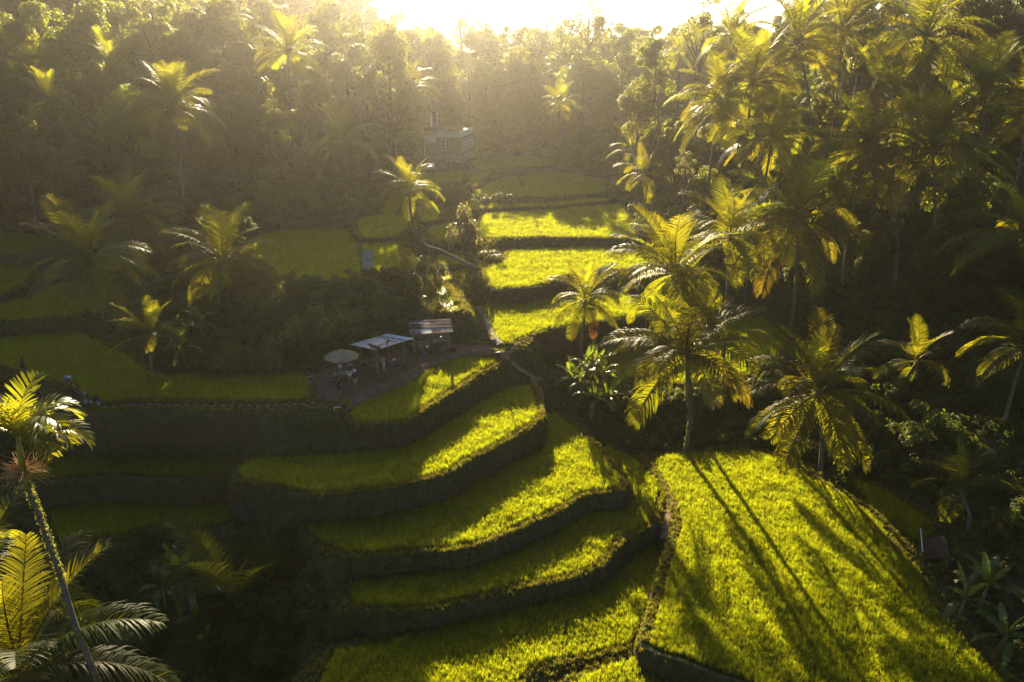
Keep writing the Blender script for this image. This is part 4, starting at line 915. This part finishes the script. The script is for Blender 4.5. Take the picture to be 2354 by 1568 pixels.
# small hut
hb = empty('hut', (-7.2, 66.6, 0.1), R(10), 'small cook hut with rusty corrugated roof behind the main hut', 'hut'); hb.scale = (1, 1, .84)
rt2 = math.atan2(.55, 2.2)
for i in range(4):
    x = -1.38 + i * .92; corrugated(.96, 2.35, 10, .022).build('roof_sheet', 'zinc_rust' if i in (0, 2, 3) else 'zinc', hb, (x, 0, 2.42 + .014 * (i % 2)), (rt2, rr.uniform(-.02, .02), 0), True)
for y, d in ((-.15, .34), (.3, .22), (.95, .22)):
    mb = MB()
    for i in range(7): mb.box((-1.6 + i * .53, y + rr.uniform(-.04, .04), 2.47 + y * math.tan(rt2)), (.62, d * rr.uniform(.8, 1.2), .035), rz=rr.uniform(-.06, .06), M=Matrix.Rotation(rt2, 3, 'X') @ Matrix.Rotation(rr.uniform(-.06, .06), 3, 'Z'))
    mb.build('thatch_strip', 'thatch', hb)['kind'] = 'stuff'
for x, y, z in ((1.55, -.8, 2.2), (-1.5, -.8, 2.2), (1.55, .95, 2.62), (-1.5, .95, 2.62)): MB().box((x, y, z / 2), (.12, .12, z)).build('post', 'timber', hb)
MB().box((-1.62, .1, .85), (.12, 1.75, 1.7)).build('side_wall', 'mud_wall', hb); MB().box((0, 1.02, .7), (3.0, .1, 1.4)).build('back_wall', 'mud_wall', hb)
MB().box((-.7, -.25, .42), (1.2, .6, .84)).build('counter', 'mud_wall', hb)
for y in (-.8, .95): MB().box((0, y, 2.18 + (y + .8) * math.tan(rt2)), (3.5, .07, .08)).build('roof_beam', 'dark_timber', hb)
tb = empty('table', place((.75, -.35, 0), hb), R(10), 'wooden table with curved apron under the small hut', 'table')
MB().box((0, 0, .78), (1.25, .55, .05)).build('table_top', 'timber', tb)
for x in (-.55, .55):
    for y in (-.2, .2): MB().box((x, y, .38), (.06, .06, .76)).build('leg', 'timber', tb)
st = empty('stool', place((.95, -1.05, 0), hb), R(5), 'wooden stool in front of the small hut', 'stool')
MB().box((0, 0, .45), (.38, .34, .04)).build('seat', 'timber', st)
for x in (-.15, .15):
    for y in (-.13, .13): MB().tube([(x * 1.25, y * 1.25, 0), (x, y, .45)], .022, 6).build('leg', 'timber', st)
st = empty('side_table', place((-.45, -1.15, 0), hb), R(12), 'little table with food in front of the cook counter', 'table')
MB().box((0, 0, .45), (.55, .42, .05)).build('table_top', 'dark_timber', st)
for x in (-.2, .2):
    for y in (-.15, .15): MB().box((x, y, .21), (.05, .05, .43)).build('leg', 'dark_timber', st)
tag(MB().lathe([(0, 0), (.16, 0), (.18, .05), (.1, .12), (0, .14)], n=10).build('food_basket', 'straw', None, place((-.45, -1.15, .475), hb)), 'shallow basket of food on the little table', 'basket')
tag(MB().lathe([(0, 0), (.13, .02), (.16, .14), (.11, .26), (.05, .30), (.06, .34), (0, .33)], n=9).build('plastic_bag', 'blue_plastic', None, place((.85, -.3, .81), hb)), 'blue plastic bag on the table under the small hut', 'bag')
tag(MB().lathe([(0, 0), (.12, .0), (.13, .24), (.10, .28), (0, .28)], n=10).build('water_jug', 'blue_plastic', None, place((-.75, -1.4, 0.0), hb)), 'blue jug on the ground by the cook counter', 'jug')
tag(MB().lathe([(0, 0), (.2, 0), (.27, .18), (.26, .34), (.22, .34), (.2, .1), (0, .08)], n=12).build('cooking_pot', 'black_metal', None, place((1.85, -.95, 0), hb)), 'black pot beside the right post of the small hut', 'pot')
tag(MB().box((0, 0, .15), (.34, .05, .34)).lathe([(.14, 0.0), (.15, .02)], (0, -.03, .15), 8).build('red_bucket', 'red_plastic', None, place((.3, .9, 1.2), hb)), 'red container hanging at the back of the small hut', 'container')
# umbrella and round table
ub = empty('parasol', atz(788.5, 866, 0), 0, 'large olive beige parasol over the round table', 'umbrella')
MB().tube([(0, 0, 0), (0.02, 0, 2.35)], .028, 8).build('pole', 'timber', ub)
Nn = 8
for i in range(Nn):
    a0, a1 = 2 * math.pi * (i + .2) / Nn, 2 * math.pi * (i + 1.2) / Nn; am = (a0 + a1) / 2
    ring = [(.14, 2.32), (.75, 2.12), (1.42, 1.80)]; V = []; Fs = []
    for j, (r_, z_) in enumerate(ring):
        for a, sag in ((a0, 0), (am, .05 * j), (a1, 0)): V.append((r_ * (1 - .04 * (sag > 0)) * math.cos(a), r_ * (1 - .04 * (sag > 0)) * math.sin(a), z_ - sag))
    for j in range(2):
        for k in range(2): b0 = j * 3 + k; Fs.append((b0, b0 + 3, b0 + 4, b0 + 1))
    MB().add(V, Fs).build('canopy_panel', 'canvas', ub)
    MB().tube([(.1 * math.cos(a0), .1 * math.sin(a0), 2.27), (1.4 * math.cos(a0), 1.4 * math.sin(a0), 1.775)], .012, 5).build('rib', 'timber', ub)
MB().lathe([(0, 2.45), (.03, 2.43), (.05, 2.38), (.2, 2.34), (.22, 2.31)], n=12).build('cap', 'canvas', ub)
tb = empty('round_table', atz(794, 876, 0), 0, 'round table under the parasol', 'table')
MB().lathe([(0, .72), (.5, .72), (.52, .74), (.5, .76), (0, .76)], n=20).build('table_top', 'concrete', tb); MB().tube([(0, 0, 0), (0, 0, .73)], .05, 8).build('leg', 'dark_timber', tb); MB().lathe([(0, 0), (.26, 0), (.24, .05), (0, .06)], n=14).build('base', 'dark_timber', tb)
# folding easel-like stand left of the yard
es = empty('wooden_stand', atz(716, 892, 0.0), R(20), 'wooden folding stand at the end of the left field', 'stand')
for x in (-.25, .25): MB().tube([(x, -.2, 0), (x * .8, 0, 1.05)], .025, 6).build('leg', 'timber', es)
MB().tube([(0, .35, 0), (0, 0, 1.0)], .025, 6).build('leg', 'timber', es); MB().box((0, -.1, .62), (.55, .05, .05)).build('crossbar', 'timber', es); MB().box((0, -.02, .98), (.5, .05, .16)).build('top_board', 'timber', es)
q_ = atz(777, 941, 0.1); tag(MB().tube([(-.35, 0, .18), (.25, .1, .12)], .035, 8).tube([(-.3, 0, -.1), (-.3, 0, .2)], .03, 6).build('white_pipe', 'white_paint', None, q_), 'short white pipe at the end of the slab path', 'pipe')
# ladder on the bank
A, Bt = atd(981, 563, 81.8), hit(989, 613)
ladr = empty('ladder', Bt, 0, 'thin wooden ladder against the bank by the curved trunk', 'ladder'); dv = A - Bt; dv.y = max(dv.y, 0.6); dv.z = max(dv.z, 3.0)
for s in (-.2, .2): MB().tube([(s, 0, -.1), (s + dv.x, dv.y, dv.z)], .035, 6).build('rail', 'timber', ladr)
for i in range(7):
    t = (i + .6) / 7.2; MB().tube([(-.2 + dv.x * t, dv.y * t, dv.z * t), (.2 + dv.x * t, dv.y * t, dv.z * t)], .03, 6).build('rung', 'timber', ladr)
# leaning corrugated sheet with bamboo stakes
q_ = hit(848, 634); lm = empty('metal_sheet', q_, R(15), 'grey corrugated sheet leaning on stakes between rice plots', 'metal sheet')
corrugated(1.0, 2.4, 6, .06).build('sheet', 'concrete', lm, (0, .9, 1.0), (R(52), R(8), 0), True)
for x in (-.5, .5): MB().tube([(x, 1.7, -.1), (x * 1.15, 1.8, 2.5)], .03, 6).build('stake', 'timber', lm)
# roof of a low shed at the right edge of the largest field
q_ = hit(2128, 1300); sh = empty('field_shed', q_, R(-20), 'low dark shed with pale edged roof right of the largest field', 'shed')
corrugated(1.3, 1.7, 8, .025).build('roof_sheet', 'thatch', sh, (0.3, 0, 1.35), (R(14), R(-20), 0), True)
MB().box((-.53, 0, 1.66), (.05, 1.95, .06), M=Matrix.Rotation(R(14), 3, 'X')).build('roof_edge', 'white_paint', sh)
for x, y in ((-.45, -.7), (-.45, .7), (1.0, -.7), (1.0, .7)): MB().box((x, y, .55), (.08, .08, 1.3)).build('post', 'dark_timber', sh)

# ------------------------------------------------------------------ villa up the valley
hs = empty('villa', (-17.2, 150, 4.3), R(-6), 'two storey villa with curved planted roofs at the valley head', 'house')
def arc_wall(x0, x1, y0, bulge, z0, z1, thick, n=16):
    mb = MB(); P = [(x0 + (x1 - x0) * i / n, y0 - bulge * math.sin(math.pi * i / n)) for i in range(n + 1)]
    V = []
    for x, y in P: V += [(x, y, z0), (x, y, z1), (x, y + thick, z1), (x, y + thick, z0)]
    Fs = []
    for i in range(n):
        a, b_ = i * 4, i * 4 + 4
        for j in range(4): j2 = (j + 1) % 4; Fs.append((a + j, b_ + j, b_ + j2, a + j2))
    Fs += [(0, 1, 2, 3), (n * 4 + 3, n * 4 + 2, n * 4 + 1, n * 4)]
    return mb.add(V, Fs)
def arc_slab(x0, x1, y0, bulge, z0, z1, depth, n=16):
    P = [(x0 + (x1 - x0) * i / n, y0 - bulge * math.sin(math.pi * i / n)) for i in range(n + 1)] + [(x1, y0 + depth), (x0, y0 + depth)]
    m_ = len(P); V = [(x, y, z0) for x, y in P] + [(x, y, z1) for x, y in P]
    return MB().add(V, [tuple(range(m_))[::-1], tuple(range(m_, 2 * m_))] + [(i, (i + 1) % m_, (i + 1) % m_ + m_, i + m_) for i in range(m_)])
arc_wall(-3.0, 5.2, 0, 1.2, -1.0, 2.3, .4).build('retaining_wall', 'stone_wall', hs)
arc_slab(-2.9, 5.1, .1, 1.0, 2.2, 2.45, 7).build('terrace_floor', 'concrete', hs)
arc_wall(-2.6, 4.6, -1.6, 1.0, -.6, .1, .35).build('garden_wall', 'concrete', hs)
MB().box((3.4, 1.2, 3.65), (3.6, .3, 2.5)).build('front_wall', 'stone_wall', hs)
MB().box((0, 5.0, 3.7), (8.4, .3, 2.6)).build('back_wall', 'mud_wall', hs)
for x in (-4.2, -1.2, 1.2): MB().tube([(x, -.4, 2.4), (x, -.4, 5.0)], .14, 10).build('column', 'white_paint', hs)
arc_slab(-5.6, 3.4, -.6, 1.3, 4.95, 5.95, 6.5).build('lower_roof', 'fascia', hs)
MB().box((-1.0, -1.75, 5.98), (3.6, .12, .06)).build('roof_edge', 'white_paint', hs)
rb = MB().box((6.0, 5.0, 6.35), (4.6, 10, 1.0), rz=R(-6)).build('upper_roof', 'fascia', hs)
MB().box((6.0, 5.2, 4.3), (3.6, 9.0, 3.1), rz=R(-6)).build('wing_wall', 'mud_wall', hs)
MB().box((7.0, 5.2, 2.0), (3.0, 9, 1.4), rz=R(-6)).build('wing_base', 'concrete', hs)
for i in range(8):
    fx = 7.95 + .02 + (i * 1.1) * math.sin(R(6)); fy = .8 + i * 1.1
    w_ = empty('window', (fx, fy, 4.5), R(-6)); w_.parent = hs
    MB().box((0, 0, 0), (.05, .8, 1.9)).build('pane', 'glass', w_)
    mb = MB()
    for yy in (-.42, .42): mb.box((.03, yy, 0), (.1, .09, 2.05))
    for zz in (-1.0, -.33, .33, 1.0): mb.box((.03, 0, zz), (.1, .84, .08))
    mb.build('frame', 'white_paint', w_)
for i, x in enumerate((4.55, 5.35)):
    w_ = empty('window', (x, .55 - .08 * i, 4.45), 0); w_.parent = hs
    MB().box((0, 0, 0), (.62, .05, 1.9)).build('pane', 'glass', w_)
    mb = MB()
    for xx in (-.33, .33): mb.box((xx, -.03, 0), (.08, .1, 2.0))
    for zz in (-.98, -.3, .3, .98): mb.box((0, -.03, zz), (.66, .1, .07))
    mb.build('frame', 'white_paint', w_)
# planted roofs
r_ = np.random.default_rng(9)
for nm, cx, cy, wx, wy, z, n_ in (('roof_garden', -1.0, -.6, 3.6, 1.4, 5.95, 500), ('roof_garden', 5.8, 3.5, 3.6, 6.0, 6.85, 900), ('roof_garden', -1.5, 3.5, 7.5, 4.0, 5.95, 700)):
    C = np.column_stack([r_.uniform(-wx / 2, wx / 2, n_) + cx, r_.uniform(-wy / 2, wy / 2, n_) + cy, z + r_.uniform(0.02, 1, n_) ** 1.4 * .75])
    V, Fq = leaf_cloud(C, r_.normal(0, 1, C.shape), .16, r_); o = link(nm, mesh_np(nm, V, Fq, 'pale_leaf'), hs); o['kind'] = 'stuff'
# tile roofed pavilion above and behind
pv = empty('pavilion', (-18.5, 161, H(-18.5, 161)), R(-8), 'tile roofed pavilion with pale columns behind the villa', 'pavilion')
pz = atd(975, 285, 161).z - pv.location.z; ph = max(2.0, pz)
MB().box((0, 0, ph / 2 - .3), (8, 6, ph)).build('podium', 'stone_wall', pv)
for x in (-3.4, -1.1, 1.1, 3.4):
    for y in (-2.6, 2.6): MB().box((x, y, ph + 1.2), (.32, .32, 3.1)).build('column', 'white_paint', pv)
MB().box((0, 1.0, ph + 1.2), (6, 3, 3)).build('wall', 'mud_wall', pv)
V = [(-5, -4, ph + 2.7), (5, -4, ph + 2.7), (5, 4, ph + 2.7), (-5, 4, ph + 2.7), (-1.8, 0, ph + 5.4), (1.8, 0, ph + 5.4), (-5, -4, ph + 2.45), (5, -4, ph + 2.45), (5, 4, ph + 2.45), (-5, 4, ph + 2.45)]
MB().add(V, [(0, 1, 5, 4), (1, 2, 5), (2, 3, 4, 5), (3, 0, 4), (6, 9, 8, 7), (0, 6, 7, 1), (1, 7, 8, 2), (2, 8, 9, 3), (3, 9, 6, 0)]).build('roof', 'roof_tile', pv)
# little shed on the left slope
q_ = Vector((atd(695, 285, 141).x, 141, 0)); q_.z = H(q_.x, 141) + 1.5
sd = empty('slope_shed', q_, R(5), 'small grey shed under trees on the left slope', 'shed')
MB().box((0, 0, -.3), (2.6, 2.2, 3.0)).build('wall', 'concrete', sd); MB().box((-.5, -1.12, -.1), (.8, .06, 1.7)).build('door', 'dark_timber', sd)
MB().box((0, 0, 1.4), (3.3, 2.9, .12), M=Matrix.Rotation(R(-8), 3, 'Y')).build('roof', 'zinc_rust', sd)
q_ = Vector((atd(535, 300, 136).x, 136, 0)); q_.z = H(q_.x, 136) + .3
gw = empty('garden_wall', q_, R(3), 'low weathered wall half hidden on the left slope', 'wall'); MB().box((0, 0, 0), (6.5, .3, .8)).build('wall_body', 'concrete', gw); MB().box((0, 0, .44), (6.7, .42, .1)).build('coping', 'roof_tile', gw)

# ------------------------------------------------------------------ people
def skin_mesh(verts, edges, radii, name, mat, root=0, sub=1):
    me = bpy.data.meshes.new(name); me.from_pydata([tuple(v) for v in verts], edges, []); ob = bpy.data.objects.new(name, me); COL.objects.link(ob)
    ob.modifiers.new('skin', 'SKIN'); ob.modifiers['skin'].use_smooth_shade = True
    for i, r in enumerate(radii):
        d = me.skin_vertices[0].data[i]; d.radius = (r, r) if not hasattr(r, '__len__') else r; d.use_root = (i == root)
    sb = ob.modifiers.new('sub', 'SUBSURF'); sb.levels = sub; sb.render_levels = sub
    dg = bpy.context.evaluated_depsgraph_get(); out = bpy.data.meshes.new_from_object(ob.evaluated_get(dg)); bpy.data.objects.remove(ob); bpy.data.meshes.remove(me)
    out.name = name; out.materials.clear(); out.materials.append(MATS[mat]); return out
def person(label, loc, rz, height=1.65, pose='stand', shirt='cloth_black', pants='cloth_navy', kind='shorts', hat=None, sleeves=True, vest=None, hair='hair'):
    V3 = Vector; J = {}
    J['pel'] = V3((0, 0, .93)); J['spi'] = V3((0, -.01, 1.10)); J['che'] = V3((0, 0, 1.29)); J['nk'] = V3((0, 0, 1.43)); J['hd'] = V3((0, -.02, 1.52)); J['tp'] = V3((0, -.01, 1.61)); J['nose'] = V3((0, -.125, 1.515))
    for s, n_ in ((-1, 'l'), (1, 'r')):
        J['sh' + n_] = V3((s * .165, 0, 1.36)); J['el' + n_] = V3((s * .235, .03, 1.10)); J['wr' + n_] = V3((s * .225, -.08, .88))
        J['hp' + n_] = V3((s * .09, 0, .90)); J['kn' + n_] = V3((s * .10, -.03, .50)); J['an' + n_] = V3((s * .10, .02, .08)); J['to' + n_] = V3((s * .115, -.17, .025))
    if pose == 'walk':
        J['knl'] += V3((0, -.16, .03)); J['anl'] += V3((0, -.26, 0)); J['tol'] += V3((0, -.26, 0)); J['knr'] += V3((0, .04, 0)); J['anr'] += V3((0, .26, .05)); J['tor'] += V3((0, .26, .0))
    if pose == 'hat_hand' or pose == 'walk':
        J['elr'] = V3((.30, -.10, 1.28)); J['wrr'] = V3((.15, -.16, 1.47))
    if pose == 'carry':
        for s, n_ in ((-1, 'l'), (1, 'r')): J['el' + n_] = V3((s * .34, -.04, 1.50)); J['wr' + n_] = V3((s * .24, -.03, 1.70))
    if pose in ('push', 'table'):
        for s, n_ in ((-1, 'l'), (1, 'r')): J['el' + n_] = V3((s * .24, -.16, 1.12)); J['wr' + n_] = V3((s * .18, -.42, 1.02))
    if pose == 'push':
        for k in ('che', 'nk', 'hd', 'tp', 'nose', 'shl', 'shr', 'ell', 'elr', 'wrl', 'wrr'): J[k] += V3((0, -.14, -.05))
    if pose == 'sit':
        dz = -.46
        for k in ('pel', 'spi', 'che', 'nk', 'hd', 'tp', 'nose', 'shl', 'shr', 'ell', 'elr', 'wrl', 'wrr', 'hpl', 'hpr'): J[k] += V3((0, 0, dz))
        for s, n_ in ((-1, 'l'), (1, 'r')): J['kn' + n_] = V3((s * .12, -.42, .47)); J['an' + n_] = V3((s * .12, -.42, .08)); J['to' + n_] = V3((s * .13, -.60, .025)); J['wr' + n_] = V3((s * .14, -.32, .56)); J['el' + n_] = V3((s * .24, -.04, .66))
    f = height / 1.65
    for k in J: J[k] = J[k] * f
    vs, es, rs = [], [], []; ix = {}
    def v(k, p, r, par=None):
        ix[k] = len(vs); vs.append(p); rs.append(r * f if not hasattr(r, '__len__') else tuple(x * f for x in r))
        if par: es.append((ix[par], ix[k]))
    v('pel', J['pel'], (.13, .10)); v('spi', J['spi'], (.12, .09), 'pel'); v('che', J['che'], (.14, .10), 'spi'); v('nk', J['nk'], .05, 'che'); v('hd', J['hd'], (.085, .10), 'nk'); v('tp', J['tp'], (.06, .07), 'hd'); v('nose', J['nose'], .014, 'hd')
    for n_, s in (('l', -1), ('r', 1)):
        v('sh' + n_, J['sh' + n_], .058, 'che'); v('el' + n_, J['el' + n_], .040, 'sh' + n_); v('wr' + n_, J['wr' + n_], .027, 'el' + n_)
        d = (J['wr' + n_] - J['el' + n_]).normalized(); sd_ = d.cross(V3((0, 0, 1)) if abs(d.z) < .9 else V3((0, 1, 0))).normalized(); pm = J['wr' + n_] + d * .07 * f; v('pa' + n_, pm, (.036, .018), 'wr' + n_)
        cv = d.cross(sd_).normalized()
        for k, (off, ln) in enumerate(((-.027, .06), (-.009, .075), (.009, .07), (.027, .055))):
            k1 = pm + sd_ * off * f + d * .045 * f; v('fa%d%s' % (k, n_), k1, .009, 'pa' + n_); v('fb%d%s' % (k, n_), k1 + (d * .8 + cv * .4) * ln * f, .0075, 'fa%d%s' % (k, n_))
        th = J['wr' + n_] + d * .03 * f + sd_ * .04 * f; v('ta' + n_, th, .010, 'wr' + n_); v('tb' + n_, th + (d * .7 + sd_ * .5) * .045 * f, .008, 'ta' + n_)
        v('hp' + n_, J['hp' + n_], .085, 'pel'); v('kn' + n_, J['kn' + n_], .056, 'hp' + n_); v('an' + n_, J['an' + n_], .036, 'kn' + n_); v('to' + n_, J['to' + n_], (.035, .022), 'an' + n_)
    P = empty('person', loc, rz, label, 'person')
    link('body', skin_mesh(vs, es, rs, 'body', 'skin'), P)
    def cloth(nm, keys, edges, rad, mat):
        o = link(nm, skin_mesh([J2[k] for k in keys], [(keys.index(a), keys.index(b_)) for a, b_ in edges], [tuple(x * f for x in rad[k]) if hasattr(rad[k], '__len__') else rad[k] * f for k in keys], nm, mat), P); return o
    J2 = dict(J); J2['wst'] = J['pel'] + (J['spi'] - J['pel']) * -.15
    for n_ in 'lr': J2['ua' + n_] = J['sh' + n_] + (J['el' + n_] - J['sh' + n_]) * .62; J2['th' + n_] = J['hp' + n_] + (J['kn' + n_] - J['hp' + n_]) * .85; J2['cf' + n_] = J['kn' + n_] + (J['an' + n_] - J['kn' + n_]) * .85
    ks = ['wst', 'spi', 'che', 'shl', 'shr'] + (['ual', 'uar'] if sleeves else [])
    cloth('shirt', ks, [('wst', 'spi'), ('spi', 'che'), ('che', 'shl'), ('che', 'shr')] + ([('shl', 'ual'), ('shr', 'uar')] if sleeves else []), dict(wst=(.155, .12), spi=(.145, .112), che=(.162, .122), shl=.075, shr=.075, ual=.062, uar=.062), shirt)
    if kind == 'sarong':
        J2['hem'] = (J['anl'] + J['anr']) / 2 + V3((0, 0, .12)); J2['mid'] = (J['knl'] + J['knr']) / 2
        cloth('sarong', ['wst', 'mid', 'hem'], [('wst', 'mid'), ('mid', 'hem')], dict(wst=(.15, .115), mid=(.17, .13), hem=(.165, .13)), pants)
    else:
        e = 'th' if kind == 'shorts' else 'cf'; ks = ['pel', 'hpl', 'hpr', 'knl', 'knr'] if kind != 'shorts' else ['pel', 'hpl', 'hpr']; ks += [e + 'l', e + 'r']
        ed = [('pel', 'hpl'), ('pel', 'hpr')] + ([('hpl', 'thl'), ('hpr', 'thr')] if kind == 'shorts' else [('hpl', 'knl'), ('hpr', 'knr'), ('knl', 'cfl'), ('knr', 'cfr')])
        cloth('shorts' if kind == 'shorts' else 'trousers', ks, ed, dict(pel=(.145, .115), hpl=.098, hpr=.098, thl=.09, thr=.09, knl=.072, knr=.072, cfl=.055, cfr=.055), pants)
    c = J['hd']
    MB().lathe([(.095 * f, -.01), (.108 * f, .05 * f), (.09 * f, .11 * f), (.05 * f, .14 * f), (0, .145 * f)], (c.x, c.y + .018, c.z), 12).build('hair', hair, P, smooth=True)
    if hat:
        mt, br = hat; w = {'cone': .30, 'brim': .22, 'cap': .12}[br]
        prof = [(w, .055), (.12, .10), (.115, .16), (.09, .20), (0, .205)] if br != 'cone' else [(w, .02), (.16, .10), (.06, .19), (0, .21)]
        MB().lathe([(a * f, b_ * f) for a, b_ in prof], (c.x, c.y + .01, c.z - .01), 14).build('hat', mt, P, smooth=True)
        if br == 'cap': MB().box((c.x, c.y - .15 * f, c.z + .055 * f), (.15 * f, .13 * f, .012)).build('cap_peak', mt, P)
    return P
person('person in white top and pink hat walking past the hut post', atz(883.7, 867.5, 0.02), R(110), 1.6, 'walk', 'cloth_white', 'cloth_khaki', 'shorts', ('cloth_pink', 'brim'))
person('person in black patterned shirt and dark shorts standing nearest the slab path', atz(781, 912.5, 0.02), R(150), 1.72, 'stand', 'cloth_black', 'cloth_navy', 'shorts')
person('person in dark shirt, khaki shorts and white cap by the table', atz(818, 896, 0.02), R(-30), 1.66, 'table', 'cloth_black', 'cloth_khaki', 'shorts', ('cloth_white', 'cap'))
person('person in white shirt and brown sarong with back to the yard', atz(805.5, 890, 0.02), R(200), 1.6, 'table', 'cloth_white', 'cloth_brown', 'sarong')
person('person in straw hat and brown shirt behind the white shirted one', atz(806, 876, 0.02), R(240), 1.56, 'stand', 'cloth_brown', 'cloth_brown', 'trousers', ('straw', 'cone'))
person('person in white sleeveless top behind the round table', atz(784, 871, 0.02), R(10), 1.62, 'table', 'cloth_white', 'cloth_grey', 'trousers', None, False)
person('person in blue shirt and straw hat seated left of the table', atz(771.5, 889, 0.02), R(60), 1.6, 'sit', 'cloth_blue', 'cloth_navy', 'trousers', ('straw', 'brim'))
tag(MB().box((0, 0, .42), (.4, .4, .05)).box((-.15, -.15, .2), (.05, .05, .4)).box((.15, -.15, .2), (.05, .05, .4)).box((-.15, .15, .2), (.05, .05, .4)).box((.15, .15, .2), (.05, .05, .4)).build('stool', 'dark_timber', None, atz(771, 888, 0.0)), 'dark stool under the seated person in blue', 'stool')
person('person in grey and white jacket seated inside the main hut', place((-1.12, .2, .03)), R(45 + 70), 1.6, 'sit', 'cloth_grey', 'cloth_black', 'trousers')
person('person in dark clothes standing alone on the path at far left', atz(58, 866, 0.1), R(160), 1.68, 'stand', 'cloth_black', 'cloth_navy', 'shorts')
pb = atz(166, 917, 0.1)
person('person in dark clothes carrying a basin on the head', pb, R(40), 1.6, 'carry', 'cloth_black', 'cloth_black', 'trousers')
bz_ = Vector((pb.x, pb.y, pb.z + 1.62)); bsn = empty('head_basin', bz_, 0, 'blue and white basin of bundles carried on a head', 'basin')
MB().lathe([(0, .0), (.16, 0), (.30, .18), (.33, .19), (.29, .2), (.15, .04), (0, .03)], n=16).build('bowl', 'blue_plastic', bsn)
MB().lathe([(0, .26), (.1, .25), (.17, .18), (.14, .08), (0, .06)], (.1, 0, 0.02), 10).build('bundle', 'cloth_white', bsn); MB().lathe([(0, .33), (.09, .3), (.13, .2), (.1, .08), (0, .06)], (-.1, 0, .02), 10).build('bundle', 'cloth_pink', bsn)
person('person in dark shirt with pale shoulders pushing the motorbike', atz(181, 925, 0.1), R(65), 1.64, 'push', 'cloth_black', 'cloth_black', 'trousers', vest='cloth_pink')
# motorbike
mk = empty('motorbike', atz(214, 932, 0.1), R(160), 'black motorbike being pushed along the narrow path', 'motorbike')
for x in (-.62, .62):
    w_ = empty('wheel', (x, 0, .29), 0); w_.parent = mk; w_.rotation_euler = (R(90), 0, 0)
    MB().lathe([(.22, -.04), (.285, -.045), (.295, 0), (.285, .045), (.22, .04), (.22, -.04)], n=22).build('tyre', 'rubber', w_); MB().lathe([(.19, -.02), (.225, -.03), (.225, .03), (.19, .02), (.19, -.02)], n=22).tube([(-.2, 0, 0), (.2, 0, 0)], .012, 5).tube([(0, -.2, 0), (0, .2, 0)], .012, 5).tube([(-.14, -.14, 0), (.14, .14, 0)], .012, 5).tube([(.14, -.14, 0), (-.14, .14, 0)], .012, 5).build('rim', 'chrome', w_)
MB().tube([(-.75, 0, .62), (-.4, 0, .62), (-.1, 0, .48), (.25, 0, .42), (.45, 0, .62), (.5, 0, .85)], [.07, .13, .12, .12, .11, .07], 10).build('body_panel', 'black_metal', mk, smooth=True)
MB().tube([(-.72, 0, .74), (-.4, 0, .76), (-.05, 0, .70)], [.07, .12, .09], 10).build('seat', 'rubber', mk, smooth=True)
MB().tube([(-.1, .06, .35), (.15, .06, .32)], .12, 8).build('engine', 'chrome', mk); MB().tube([(.62, .08, .29), (.5, .06, .85)], .025, 6).tube([(.62, -.08, .29), (.5, -.06, .85)], .025, 6).build('fork', 'chrome', mk)
MB().tube([(.36, -.34, 1.0), (.46, -.1, .97), (.46, .1, .97), (.36, .34, 1.0)], .016, 6).build('handlebar', 'black_metal', mk); MB().lathe([(0, .09), (.08, .07), (.09, 0), (0, -.02)], n=12).build('headlight', 'white_paint', mk, (.58, 0, .86), (0, R(80), 0))
for s in (-1, 1): MB().tube([(.42, s * .24, .98), (.4, s * .3, 1.16)], .008, 5).lathe([(0, 0), (.05, .01), (.05, .03), (0, .04)], (.4, s * .32, 1.16), 8).build('mirror', 'chrome', mk)
MB().tube([(-.2, -.12, .25), (-.75, -.14, .32)], [.03, .05], 8).build('exhaust', 'chrome', mk); MB().tube([(-.1, .05, .35), (-.65, .06, .29)], .03, 6).build('swing_arm', 'black_metal', mk)

# ------------------------------------------------------------------ air
hz = MB().box((0, 165, 24.5), (612, 522, 79)).build('haze', 'rubber'); hm, n, l = nmat('haze_air'); pvn = n.new('ShaderNodeVolumePrincipled'); o_ = n.new('ShaderNodeOutputMaterial')
HAZE_D, HAZE_G = 0.00035, 0.86
pvn.inputs['Color'].default_value = (1.0, 0.95, 0.86, 1); pvn.inputs['Density'].default_value = HAZE_D; pvn.inputs['Anisotropy'].default_value = HAZE_G
l.new(pvn.outputs[0], o_.inputs['Volume']); hz.data.materials.clear(); hz.data.materials.append(hm); hz.display_type = 'WIRE'
tag(hz, 'golden morning haze filling the valley', 'haze', kind='stuff')
